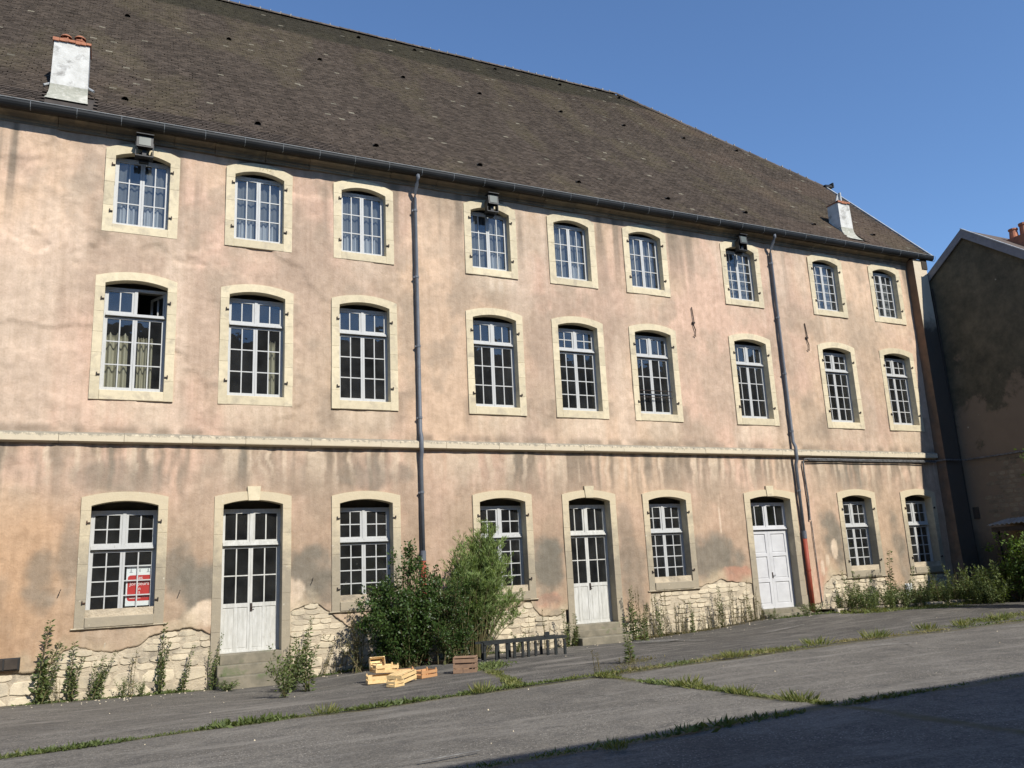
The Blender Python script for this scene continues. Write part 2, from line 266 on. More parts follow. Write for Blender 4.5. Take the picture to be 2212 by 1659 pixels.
M['posterred'] = spotty('poster_red_ink', (.55, .035, .03), (.5, .03, .028), 3, .5, bd=.0005)
M['postergrey'] = spotty('poster_grey_ink', (.35, .37, .38), (.3, .3, .32), 3, .5, bd=.0005)
M['soil'] = spotty('dark_soil_debris', (.06, .048, .03), (.09, .07, .045), 9, .95, (.14, .11, .07), 12, (.56, .66), 30, .03)

# ------------------------------------------------------------ mesh helpers
class MB:
    def __init__(s): s.v = []; s.f = []
    def quadbox(s, x0, x1, y0, y1, z0, z1, skip=()):
        n = len(s.v)
        s.v += [(x0, y0, z0), (x1, y0, z0), (x1, y1, z0), (x0, y1, z0), (x0, y0, z1), (x1, y0, z1), (x1, y1, z1), (x0, y1, z1)]
        F = {'b': (0, 3, 2, 1), 't': (4, 5, 6, 7), 'f': (0, 1, 5, 4), 'k': (2, 3, 7, 6), 'l': (3, 0, 4, 7), 'r': (1, 2, 6, 5)}
        s.f += [tuple(n+i for i in q) for k, q in F.items() if k not in skip]; return s
    def hull(s, pts8):
        n = len(s.v); s.v += [tuple(q) for q in pts8]
        s.f += [tuple(n+i for i in q) for q in ((0, 3, 2, 1), (4, 5, 6, 7), (0, 1, 5, 4), (2, 3, 7, 6), (3, 0, 4, 7), (1, 2, 6, 5))]; return s
    def cham(s, x0, x1, y0, y1, z0, z1, c=.012, jit=0):
        # box whose front (-y) edges are chamfered
        n = len(s.v); j = lambda: (random.random()-.5)*jit
        a = [(x0+j(), y0+c, z0+j()), (x1+j(), y0+c, z0+j()), (x1+j(), y0+c, z1+j()), (x0+j(), y0+c, z1+j())]
        k = c*1.2; sx = (1, -1, -1, 1); sz = (1, 1, -1, -1)
        f = [(q[0]+sx[i]*k, y0+j()*.4, q[2]+sz[i]*k) for i, q in enumerate(a)]; bk = [(q[0], y1, q[2]) for q in a]
        s.v += f + a + bk
        s.f += [(n, n+1, n+2, n+3)] + [(n+4+i, n+4+(i+1) % 4, n+(i+1) % 4, n+i) for i in range(4)] + [(n+8+i, n+8+(i+1) % 4, n+4+(i+1) % 4, n+4+i) for i in range(4)]
        return s
    def tube(s, pts, r, seg=8, cap=True, r1=None):
        pts = [Vector(q) for q in pts]; n0 = len(s.v); L = len(pts)
        for i, q in enumerate(pts):
            d = (pts[min(i+1, L-1)]-pts[max(i-1, 0)]).normalized(); a = d.orthogonal().normalized() if abs(d.z) < .9 else Vector((1, 0, 0)); a = (a-d*a.dot(d)).normalized(); bq = d.cross(a)
            rr = r if r1 is None else r+(r1-r)*i/(L-1)
            for k in range(seg):
                t = 2*math.pi*k/seg; s.v.append(tuple(q+a*math.cos(t)*rr+bq*math.sin(t)*rr))
        for i in range(L-1):
            for k in range(seg):
                s.f.append((n0+i*seg+k, n0+i*seg+(k+1) % seg, n0+(i+1)*seg+(k+1) % seg, n0+(i+1)*seg+k))
        if cap: s.f += [tuple(n0+k for k in range(seg))[::-1], tuple(n0+(L-1)*seg+k for k in range(seg))]
        return s
    def lathe(s, cx, cy, prof, seg=14):
        n0 = len(s.v)
        for r, z in prof:
            for k in range(seg):
                t = 2*math.pi*k/seg; s.v.append((cx+r*math.cos(t), cy+r*math.sin(t), z))
        for i in range(len(prof)-1):
            for k in range(seg): s.f.append((n0+i*seg+k, n0+i*seg+(k+1) % seg, n0+(i+1)*seg+(k+1) % seg, n0+(i+1)*seg+k))
        return s
    def prism_x(s, prof, x0, x1, cap=True):     # profile in (y,z) swept along x
        n0 = len(s.v); L = len(prof)
        s.v += [(x0, a, b_) for a, b_ in prof]+[(x1, a, b_) for a, b_ in prof]
        s.f += [(n0+i, n0+(i+1) % L, n0+L+(i+1) % L, n0+L+i) for i in range(L)]
        if cap: s.f += [tuple(n0+i for i in range(L))[::-1], tuple(n0+L+i for i in range(L))]
        return s
    def mesh(s, name):
        me = bpy.data.meshes.new(name); me.from_pydata(s.v, [], s.f); me.validate(); me.update(); return me

def link(name, me, material=None, parent=None, loc=(0, 0, 0), rot=None, smooth=False):
    o = bpy.data.objects.new(name, me); COL.objects.link(o); o.location = loc
    if rot: o.rotation_euler = rot
    if material is not None and me is not None and not me.materials: me.materials.append(material)
    if parent: o.parent = parent
    if smooth and me: me.polygons.foreach_set('use_smooth', [True]*len(me.polygons))
    return o
def build(name, mb, material, parent=None, loc=(0, 0, 0), rot=None, smooth=False): return link(name, mb.mesh(name), material, parent, loc, rot, smooth)
def tag(o, label=None, cat=None, group=None, kind=None):
    if label: o['label'] = label
    if cat: o['category'] = cat
    if group: o['group'] = group
    if kind: o['kind'] = kind
    return o
def empty(name, loc=(0, 0, 0), parent=None, rz=0):
    o = bpy.data.objects.new(name, None); COL.objects.link(o); o.location = loc; o.rotation_euler = (0, 0, rz); o.empty_display_size = .2
    if parent: o.parent = parent
    return o
def np_mesh(name, V, F, smooth=False):
    V = np.asarray(V, np.float32); F = np.asarray(F, np.int32); k = F.shape[1]
    me = bpy.data.meshes.new(name); me.vertices.add(len(V)); me.vertices.foreach_set('co', V.ravel())
    me.loops.add(F.size); me.loops.foreach_set('vertex_index', F.ravel()); me.polygons.add(len(F))
    me.polygons.foreach_set('loop_start', np.arange(0, F.size, k, dtype=np.int32))
    if smooth: me.polygons.foreach_set('use_smooth', np.ones(len(F), bool))
    me.update(); me.validate(); return me
def set_col(me, C):
    a = me.attributes.new('Col', 'FLOAT_COLOR', 'POINT'); C = np.concatenate([C, np.ones((len(C), 1))], 1).astype(np.float32); a.data.foreach_set('color', C.ravel())
def set_rnd(me, r):
    a = me.attributes.new('rnd', 'FLOAT', 'POINT'); a.data.foreach_set('value', np.asarray(r, np.float32))
CACHE = {}
def cached(key, fn):
    if key not in CACHE: CACHE[key] = fn()
    return CACHE[key]

# ------------------------------------------------------------ ground
xs_ = np.unique(np.concatenate([np.array([-900, -300, -120, -60, -40, -25]), np.arange(-15, 34, .5), np.array([36, 40, 50, 70, 120, 300, 900])]))
ys_ = np.unique(np.concatenate([np.array([-900, -300, -120, -60, -40, -30]), np.arange(-25, 1.01, .35), np.array([3, 8, 20, 60, 120, 300, 900])]))
GX, GY = np.meshgrid(xs_, ys_, indexing='xy'); GZ = gz(GX, GY) + (fbm(GX*.8, GY*.8, 3)-.5)*.05*(np.abs(GX) < 60)
GZ -= .025*np.exp(-((GY+7.3)/.22)**2) + .02*np.exp(-((GY+12.42)/.22)**2)
nx, ny = len(xs_), len(ys_); idx = np.arange(nx*ny).reshape(ny, nx)
F = np.stack([idx[:-1, :-1], idx[:-1, 1:], idx[1:, 1:], idx[1:, :-1]], -1).reshape(-1, 4)
ground = link('ground', np_mesh('ground', np.stack([GX, GY, GZ], -1).reshape(-1, 3), F, True), M['asphalt']); tag(ground, kind='structure')
def paint_strip(pts, w):
    mb = MB()
    for (a, b_) in zip(pts[:-1], pts[1:]):
        a = Vector((*a, 0)); b_ = Vector((*b_, 0)); d = (b_-a).normalized(); n_ = Vector((-d.y, d.x, 0))*w/2
        k = max(2, int((b_-a).length/.2)); q0 = len(mb.v)
        for i in range(k+1):
            c_ = a.lerp(b_, i/k)
            for sgn in (-1, 1):
                q = c_+n_*sgn*(.75+.5*random.random()); mb.v.append((q.x, q.y, G(q.x, q.y)+.03))
        mb.f += [(q0+2*i, q0+2*i+2, q0+2*i+3, q0+2*i+1) for i in range(k)]
    return mb
for pts, w in ((((12.25, -1.35), (12.75, -2.35)), .10), (((12.5, -1.25), (13.0, -2.2)), .1), (((12.1, -1.6), (12.5, -2.5)), .09), (((12.85, -2.0), (12.95, -3.3)), .06),
               (((2.78, -11.95), (3.43, -11.89)), .03), (((14.9, -3.15), (16.6, -2.8)), .035), (((12.9, -8.3), (13.5, -8.65)), .04), (((17.0, -8.0), (17.5, -8.25)), .04)):
    build('painted_marking', paint_strip(pts, w), M['roadpaint'], ground)

# ------------------------------------------------------------ main building
bld = empty('building', (0, 0, 0))
tag(bld, 'long three-storey pink plastered building with steep brown tiled roof and 27 arched openings', 'building')
XL, XR, ZT = -7.0, 26.6, 12.0
BC = [.36, 3.04, 5.70, 9.36, 12.0, 14.62, 18.40, 22.2, 25.12]
ROW = {'A': dict(ow=.805, iw=.595, sill=(9.60, 9.81), spr=11.51, cr=11.65, ospr=11.68, ocr=11.872, d=.20),
       'B': dict(ow=.855, iw=.655, sill=(5.67, 5.895), spr=8.365, cr=8.475, ospr=8.52, ocr=8.668, d=.24),
       'C': dict(ow=.855, iw=.66, sill=(.84, 1.05), spr=3.35, cr=3.452, ospr=3.534, ocr=3.648, d=.30)}
DOORS = {1: 2, 4: 5, 6: 7}   # bay index -> doors at ground floor
OPEN = []                    # (row, bay, xc, inner half width, outer half width, z bottom, z spring, ...)
for r, q in ROW.items():
    for i, xc in enumerate(BC):
        door = r == 'C' and i in DOORS
        iw, ow = q['iw'], q['ow']
        if r == 'C' and i == 6: xc = 18.50; iw = .81; ow = 1.03
        zb = q['sill'][1] if not door else (.07)
        OPEN.append(dict(row=r, bay=i, xc=xc, iw=iw, ow=ow, zb=zb, zs=q['spr'], zc=q['cr'], zos=q['ospr'], zoc=q['ocr'], d=q['d'], door=door, sill=q['sill']))

# plaster sheet
bx = [-7, -3, -1.73, -1.2, -.84, -.66, -.41, -.27, .02, .25, .54, .8, .93, 1.24, 1.45, 1.79, 2.12, 2.3, 3.75, 3.93, 4.15, 4.4, 4.56, 4.77, 4.97, 5.22, 5.58, 6.5, 8, 9.1, 9.4, 9.8, 10.02, 10.12, 10.4, 10.9, 11.1, 12.75, 12.9, 13.5, 13.72, 13.8, 15.35, 15.7, 16.2, 16.9, 17.44, 19.5, 19.9, 20.2, 20.35, 20.75, 21.3, 21.45, 23.0, 23.15, 24.1, 24.3, 25.9, 26.1, 26.6]
bz = [.1, .12, .08, .05, .19, .40, .52, .44, .37, .33, .40, .45, .61, .64, .65, .70, .53, .5, .85, .89, 1.01, 1.08, .99, .84, .68, .51, .46, .4, .4, .55, .60, .72, .86, .62, .35, .36, .49, .2, .05, .0, .15, .80, .84, .92, 1.02, .93, .86, .1, .12, .18, .7, .92, .93, .84, .84, .25, .3, .84, .84, .7, .6]
gx = np.arange(XL, XR+.001, .05); nxp = len(gx)
brk = np.interp(gx, bx, bz) + (fbm(gx*3.0, gx*0+.3, 11, 4)-.5)*.16 + (fbm(gx*11.0, gx*0+.7, 12, 3)-.5)*.10
brk = np.maximum(brk, gz(gx, gx*0)+.02)
n1 = 30; zlow = 1.65; rows = [brk+(zlow-brk)*k/n1 for k in range(n1)]
zup = np.arange(zlow, ZT+.01, .05); rows += [np.full(nxp, z) for z in zup]
PZ = np.array(rows); PX = np.broadcast_to(gx, PZ.shape); nr = len(rows)
und = (fbm(PX*.9, PZ*.9, 21, 5)-.5)*.045 + (fbm(PX*3.1, PZ*2.3, 31, 4)-.5)*.022
rough_zone = sstep(5.5, -2, PX); ridge_n = 1-np.abs(fbm(PX*.55, PZ*.6, 41, 5)-.5)*9
und += rough_zone*np.clip(ridge_n, 0, 1)*-.02; r2 = 1-np.abs(fbm(PX*1.3+5, PZ*1.5, 43, 5)-.5)*11; und += (rough_zone*.8+.2)*np.clip(r2, 0, 1)*-.012
und += sstep(9.0, 3.0, PX)*.034*(sstep(.488, .512, fbm(PX*.42+2, PZ*.5, 47, 6))-.5)*(PZ > 4.9); und += .014*(sstep(.49, .51, fbm(PX*.8+9, PZ*.7, 48, 6))-.5)*sstep(14, 5, PX)
PY = und + .006
PY = np.clip(PY, -.0185, .04)
# colour
pink = np.array([.60, .42, .318]); peach = np.array([.625, .455, .325]); ochre = np.array([.49, .30, .17]); grey = np.array([.225, .20, .16]); pale = np.array([.66, .53, .40]); dirty = np.array([.36, .285, .215])
C = np.ones(PZ.shape+(3,))*pink
def blend(C, col, f): f = np.clip(f, 0, 1)[..., None]; return C*(1-f)+col*f
C = blend(C, peach, sstep(.42, .62, fbm(PX*.35, PZ*.35, 51, 4)))
C = blend(C, dirty*1.1, .6*sstep(.48, .66, fbm(PX*.5, PZ*.42, 61, 5)))
C = blend(C, dirty*1.05, .55*sstep(.55, .72, fbm(PX*1.3, PZ*1.1, 62, 5)))
C = blend(C, np.array([.64, .50, .385]), .7*sstep(.56, .7, fbm(PX*.9+20, PZ*.16, 63, 4))*(PZ > 4.9))
C = blend(C, dirty, .30*sstep(.5, .75, fbm(PX*.3+7, PZ*.25, 66, 4))*(PZ > 4.9))
# cornice runs
run = vnoise(PX*2.6, PZ*.12, 71)*.6+vnoise(PX*7.0, PZ*.3, 72)*.4
C = blend(C, dirty*.72, 1.0*sstep(.50, .70, run)*sstep(9.0, 12.0, PZ)*(.35+.65*sstep(.4, .6, fbm(PX*.3, PX*0, 74, 3))+.5*sstep(1.0, -1.5, PX)))
C = blend(C, dirty*.9, .5*sstep(11.0, 12.0, PZ)*fbm(PX*2, PZ*2, 73))
# soot and runs under the string course
low = (PZ < 4.75)
top = 4.66; depth = .55+1.5*fbm(PX*.7, PX*0, 81, 3)+.5*vnoise(PX*6, PX*0, 80)
PXw = PX+(fbm(PX*1.5, PZ*1.8, 87, 3)-.5)*.28
s1 = vnoise(PXw*3.2, PZ*.45, 82)*.4+vnoise(PXw*9.5, PZ*.8, 83)*.4+vnoise(PXw*1.1, PZ*.3, 84)*.35
fall = sstep(top-depth, top-.1, PZ)*low
clean = 1-np.exp(-((PX-7.8)/.9)**2)*.95-np.exp(-((PX+1.2)/.9)**2)*.35
C = blend(C, dirty*.78, fall*sstep(.38, .66, s1)*1.0*clean)
C = blend(C, grey, fall*sstep(.55, .8, s1)*.75*clean*sstep(.35, .6, fbm(PX*.45, PX*0+3, 85, 3)))
C = blend(C, pale*.95, fall*sstep(.55, .75, vnoise(PXw*9.3+3, PZ*.5, 86))*.75*sstep(2.9, 4.5, PZ))
# ground floor general greying
gf = low*sstep(4.6, 2.2, PZ)
C = blend(C, np.array([.40, .29, .20]), gf*.68)
C = blend(C, ochre, low*sstep(.2, -1.6, PX)*.75*sstep(3.9, 2.8, PZ)*(.5+.5*fbm(PX, PZ, 91)))
# dark damp patches between the openings, low down
for (cx, cz, rx, rz, a) in ((-1.15, 1.85, .35, .65, .7), (1.95, 1.5, .75, .55, 1.0), (1.45, 1.95, .35, .6, .8), (4.35, 1.75, .55, .55, .95), (4.75, 1.35, .5, .45, .8), (-.65, 2.4, .25, .8, .6),
                            (10.6, 1.7, .55, .75, 1.05), (10.7, 1.35, .35, .4, .8), (13.3, 1.3, .5, 1.0, .55), (13.1, 2.3, .3, .9, .5), (16.2, 1.7, .9, .7, .95), (16.9, 1.4, .6, .6, .7), (20.9, 2.1, .5, .95, .95), (21.2, 1.5, .3, .6, .7),
                            (23.9, 2.0, .35, .9, .7), (24.1, 1.2, .3, .8, .5), (6.5, 1.5, .6, .7, .35), (-2.3, 1.3, .8, .8, .35), (.4, 3.95, 1.1, .45, .5), (5.9, 4.05, 1.0, .4, .65), (22.2, 3.9, .6, .5, .45)):
    dq = ((PX-cx)/rx)**2+((PZ-cz)/rz)**2 + (fbm(PX*2.2, PZ*2.2, int(cx*10) & 255, 4)-.5)*2.2
    C = blend(C, grey*.9, a*.95*sstep(1.25, .15, dq)*low)
# salmon repair patches
for (cx, cz, rx, rz) in ((10.65, .72, .5, .22), (20.3, .75, .35, .7), (16.9, 1.15, .8, .25)):
    dq = ((PX-cx)/rx)**2+((PZ-cz)/rz)**2+(fbm(PX*4, PZ*4, 93, 3)-.5)*1.4
    C = blend(C, np.array([.50, .27, .19]), sstep(1.2, .5, dq)*.8)
for (cx, cz, rx, rz) in ((3.95, 1.25, .28, .45), (2.05, .98, .4, .28), (9.7, 1.0, .45, .25), (20.6, 1.45, .1, .2), (20.95, 1.75, .16, .3), (20.35, 1.2, .08, .25), (16.5, 2.75, .02, .4)):
    dq = ((PX-cx)/rx)**2+((PZ-cz)/rz)**2+(fbm(PX*5, PZ*5, 95, 3)-.5)*1.2
    C = blend(C, pale, sstep(1.15, .6, dq)*.9)
# washed and dirty runs beneath the sills
for o in OPEN:
    if o['door']: continue
    zb = o['sill'][0]; xc = o['xc']; L = {'A': .7, 'B': .95, 'C': .7}[o['row']]; inx = sstep(o['ow']+.02, o['iw']-.1, np.abs(PX-xc))
    f = inx*sstep(zb-L, zb-.03, PZ)*(PZ < zb+.1)*(vnoise(PX*11, PZ*.4, 97)*.6+.35)
    k = .85 if o['row'] == 'B' else .35
    if o['row'] == 'A' and o['bay'] == 3: k = 1.0; C = blend(C, np.array([.78, .70, .60]), f*sstep(.5, .7, vnoise(PX*12, PZ*.3, 98))*sstep(zb-.8, zb, PZ)*(PX > xc-.3))
    if o['row'] == 'C': C = blend(C, dirty, f*.6)
    C = blend(C, pale*.97, f*k)
    if o['row'] == 'B':
        sd = np.exp(-((np.abs(PX-xc)-o['ow']-.05)/.18)**2)*sstep(zb-1.0, zb+.2, PZ)*(PZ < zb+.5)*sstep(.35, .65, fbm(PX*4, PZ*1.2, 99)); C = blend(C, dirty*.7, sd*.55)
C = blend(C, dirty*.8, .6*sstep(4.94, 4.93+.28, 2*4.94-PZ+.28)*0)
bandup = np.exp(-((PZ-4.98)/.13)**2)*(PZ > 4.9); C = blend(C, dirty*.65, bandup*.7*sstep(.3, .6, fbm(PX*3, PZ*3, 101)))
nearb = sstep(.42, .03, PZ-brk[None, :]+(fbm(PX*3, PZ*3, 107, 4)-.5)*.5)*low
C = blend(C, np.array([.52, .43, .30]), nearb*.75*sstep(.35, .6, fbm(PX*.9, PX*0, 108, 3)))
C = blend(C, grey*1.1, sstep(.55, .75, fbm(PX*2.5, PZ*2.5, 109, 5))*sstep(2.2, .6, PZ)*.5)
# clean strip beside the downpipes
for px_ in (7.1, 19.65): C = blend(C, pink*1.0, np.exp(-((PX-px_-.4)/.35)**2)*.45*low)
C = C*np.array([.945, .945, .935])*(1-.10*sstep(.4, .65, fbm(PX*.25+3, PZ*.3, 111, 4)))[..., None]; C = C*(1+(fbm(PX*6, PZ*6, 103, 3)[..., None]-.5)*.22)
idx = np.arange(nr*nxp).reshape(nr, nxp)
cx = (gx[:-1]+gx[1:])/2; CZ_ = (PZ[:-1, :-1]+PZ[1:, 1:])/2; CX_ = np.broadcast_to(cx, CZ_.shape)
keep = np.ones(CZ_.shape, bool)
for o in OPEN:
    hw = (o['iw']+o['ow'])/2; zt = np.where(True, (o['zs']+o['zos'])/2, 0)
    arch = (o['zc']+o['zoc'])/2-((o['zc']+o['zoc'])/2-zt)*((CX_-o['xc'])/hw)**2
    zlo = (o['sill'][0]+o['sill'][1])/2 if not o['door'] else -2
    keep &= ~((np.abs(CX_-o['xc']) < hw) & (CZ_ > zlo) & (CZ_ < arch))
F = np.stack([idx[:-1, :-1], idx[:-1, 1:], idx[1:, 1:], idx[1:, :-1]], -1)[keep]
V = np.stack([PX, PY, PZ], -1).reshape(-1, 3); Cf = C.reshape(-1, 3)
# broken lower edge has thickness
edge = V[:nxp].copy(); edge[:, 1] += .045; e0 = len(V); V = np.concatenate([V, edge]); Cf = np.concatenate([Cf, np.tile(np.array([[.38, .31, .22]]), (nxp, 1))])
k0 = np.nonzero(keep[0])[0]; F = np.concatenate([F, np.stack([idx[0, k0], e0+k0, e0+k0+1, idx[0, k0+1]], -1)])
me = np_mesh('plaster_wall', V, F, True); set_col(me, Cf); link('plaster_wall', me, M['plaster'], bld)

# masonry behind, end and back walls, roof deck
RS = 1.09
def rz(y): return 12.3+(y+.4)*RS
YR = 9.9; XRG = 20.95; XV = 27.35; YV = 3.98
mb = MB()
mb.v += [(XL, .02, -1), (XL, 2*YR, -1), (XL, 2*YR, 12.0), (XL, YR, rz(YR)-.1), (XL, .02, 12.3)]; mb.f.append((0, 1, 2, 3, 4))
mb.v += [(27.0, .5, -1), (27.0, 2*YR, -1), (27.0, 2*YR, 12.0), (27.0, 2*YR-YV, 16.8), (27.0, YV, 16.8), (27.0, .5, 12.9)]; mb.f.append((5, 6, 7, 8, 9, 10))
mb.quadbox(XL, 27.0, 2*YR-.3, 2*YR, -1, 12.0)
build('wall', mb, M['farwall'], bld)
# backing stone behind exposed base (mortar bed)
mb = MB(); gxx = np.arange(XL, 26.6, .2)
spans = [(XL, 2.2), (3.88, 11.15), (12.85, 17.5), (19.5, 26.5)]
V = []; Fq = []
for a, b_ in spans:
    xx = np.arange(a, b_+.001, .1); zz_ = np.linspace(0, 1, 24); A, B = np.meshgrid(xx, zz_); Zg = -.75+B*1.95
    Yg = .026+(fbm(A*4, Zg*5, 111, 4)-.5)*.03; n0 = len(V); V += list(np.stack([A, Yg, Zg], -1).reshape(-1, 3)); ii = np.arange(A.size).reshape(A.shape)+n0
    Fq += list(np.stack([ii[:-1, :-1], ii[:-1, 1:], ii[1:, 1:], ii[1:, :-1]], -1).reshape(-1, 4))
link('mortar_bed', np_mesh('mortar_bed', V, Fq, True), M['mortar'], bld)

# rubble stones, each its own object
def stone_mesh(k):
    r = random.Random(k); mb = MB(); n = 9; pts = []
    for i in range(n):
        t = 2*math.pi*i/n+.3*r.random(); c_, s_ = math.cos(t), math.sin(t); q = max(abs(c_), abs(s_)); q = q**.75
        pts.append((c_/q*.5*(.93+.12*r.random()), s_/q*.5*(.9+.15*r.random())))
    for sc, y in ((1, .9), (1, .12), (.9, 0.0)): mb.v += [(a*sc, y, b_*sc) for a, b_ in pts]
    mb.v.append((0, -.05+.1*r.random(), 0)); 
    for L in (0, 1): mb.f += [(L*n+i, L*n+(i+1) % n, (L+1)*n+(i+1) % n, (L+1)*n+i) for i in range(n)]
    mb.f += [(2*n+i, 2*n+(i+1) % n, 3*n) for i in range(n)]
    me = mb.mesh('stone'); me.materials.append(M['rubble']); return me
SM = [stone_mesh(k) for k in range(9)]
def brk_at(x): return float(np.interp(x, gx, brk))
nst = 0
for a, b_ in [(-2.9, 2.18), (3.9, 7.4), (8.6, 11.1), (12.9, 17.45), (19.85, 26.3)]:
    z = -.66
    while z < 1.2:
        bigr = z < (-.1 if a < 3 else -.25); hgt = random.uniform(.26, .34) if bigr else random.uniform(.095, .15)
        x = a
        while x < b_:
            w = random.uniform(.5, .85) if bigr else random.uniform(.2, .48)
            xc = x+w/2; zt = brk_at(xc); zg_ = G(xc, 0)
            skipm = (not bigr) and random.random() < (.16 if z > .2 else .34)
            if x+w <= b_+.1 and z+hgt < min(zt, brk_at(x+.04), brk_at(x+w-.04))+.05 and z+hgt > zg_+.05 and not skipm:
                link('stone', random.choice(SM), None, bld, (xc, random.uniform(-.002, .018), z+hgt/2), (0, random.uniform(-.03, .03), 0)).scale = (w*.965, .055, hgt*.93); nst += 1
            x += w
        z += hgt

# ------------------------------------------------------------ openings
def arch_pts(xa, xb, zs, zc, n=10, rev=False):
    xm = (xa+xb)/2; hw = (xb-xa)/2; out = []
    for i in range(n+1):
        t = xa+(xb-xa)*i/n; out.append((t, zc-(zc-zs)*((t-xm)/hw)**2))
    return out[::-1] if rev else out
def lintel_mesh(iw, ow, zs, zc, zos, zoc, d, jt, ear):
    # jt = joint height where the jambs begin
    mb = MB(); inner = arch_pts(-iw, iw, zs, zc, 12); outer = arch_pts(-ow+ear, ow-ear, zos, zoc, 12)
    lo_ = [(-ow+ear, jt), (-iw, jt)] + inner + [(iw, jt), (ow-ear, jt)]; 
    prof = lo_ + outer[::-1]; n = len(prof); cb = .014
    cx_, cz_ = 0, (zs+zoc)/2
    fr_ = [(x, z) for x, z in prof]
    mb.v = [(x, -.028, z) for x, z in fr_]+[(x, d, z) for x, z in fr_]
    # front faces as quads between inner and outer arcs
    mb.f.append((0, 1, 2, n-1)); a0 = 2; b0 = n-1
    for i in range(12): mb.f.append((a0+i, a0+i+1, b0-i-1, b0-i))
    mb.f.append((14, 15, 16, 17))
    for i in range(n): mb.f.append((i, n+i, n+(i+1) % n, (i+1) % n))
    return mb.mesh('lintel')
def jamb_mesh(w, h, d, c=.0035): return MB().cham(0, w, -.026, d, 0, h, c).mesh('jamb_stone')
def sash_mesh(x0, x1, z0, z1, cols, rws, st=.052, bt=.07, mu=.026, kick=0, tp=None):
    mb = MB(); y0, y1 = -.022, .022; tp = tp or st
    mb.quadbox(x0, x0+st, y0, y1, z0, z1); mb.quadbox(x1-st, x1, y0, y1, z0, z1)
    mb.quadbox(x0+st, x1-st, y0, y1, z1-tp, z1); mb.quadbox(x0+st, x1-st, y0, y1, z0, z0+bt)
    gx0, gx1, gz0, gz1 = x0+st, x1-st, z0+bt, z1-tp
    if kick:
        gz0 = z0+kick; mb.quadbox(gx0, gx1, y0, y1, gz0-.09, gz0)
        mb.quadbox(gx0, gx1, -.008, .008, z0+bt, gz0-.09)
        xm = (gx0+gx1)/2; mb.quadbox(xm-.035, xm+.035, y0+.004, y1, z0+bt, gz0-.09)
        for a, b_ in ((gx0, xm-.035), (xm+.035, gx1)): mb.quadbox(a+.025, b_-.025, -.014, -.008, z0+bt+.03, gz0-.12)
    panes = []
    pw = (gx1-gx0-mu*(cols-1))/cols; ph = (gz1-gz0-mu*(rws-1))/rws
    for i in range(1, cols): xx = gx0+i*(pw+mu)-mu; mb.quadbox(xx, xx+mu, -.016, .016, gz0, gz1)
    for j in range(1, rws):
        zz_ = gz0+j*(ph+mu)-mu
        for i in range(cols): xa = gx0+i*(pw+mu); mb.quadbox(xa, xa+pw, -.014, .014, zz_, zz_+mu)
    for i in range(cols):
        for j in range(rws): panes.append((gx0+i*(pw+mu)+pw/2, gz0+j*(ph+mu)+ph/2, pw, ph))
    return mb.mesh('sash'), panes
def pane_mesh(w, h):
    mb = MB(); mb.v = [(-w/2, 0, -h/2), (w/2, 0, -h/2), (w/2, 0, h/2), (-w/2, 0, h/2)]; mb.f = [(0, 1, 2, 3)]; me = mb.mesh('pane'); me.materials.append(M['glass']); return me
def hinge_mesh():
    mb = MB(); mb.quadbox(-.05, .012, -.075, -.055, -.012, .012); mb.quadbox(-.062, -.04, -.08, -.05, -.02, .045); mb.quadbox(-.01, .012, -.06, .02, -.014, .014); me = mb.mesh('shutter_hinge'); me.materials.append(M['iron']); return me
HM = hinge_mesh()
def curtain_mesh(x0, x1, z0, z1, waves, amp=.03, tie=None, seed=0, ragged=0):
    nxc, nzc = 40, 24; V = []; r = random.Random(seed)
    for j in range(nzc+1):
        v = j/nzc; zz_ = z0+(z1-z0)*v
        for i in range(nxc+1):
            u = i/nxc; xa, xb = x0, x1
            if tie is not None:
                t = tie; k = math.exp(-((v-.42)/.2)**2)*t
                if x0 < x1: xb = x1-(x1-x0)*k
            zz2 = zz_
            if ragged and j == nzc: zz2 -= ragged*abs(math.sin(u*waves*3.1+seed))
            V.append((xa+(xb-xa)*u, math.sin(u*waves*2*math.pi)*amp, zz2))
    F = [(j*(nxc+1)+i, j*(nxc+1)+i+1, (j+1)*(nxc+1)+i+1, (j+1)*(nxc+1)+i) for j in range(nzc) for i in range(nxc)]
    return np_mesh('curtain', V, F, True)
npane = 0; OPOBJ = {}
ORD = ['first', 'second', 'third', 'fourth', 'fifth', 'sixth', 'seventh', 'eighth', 'ninth']
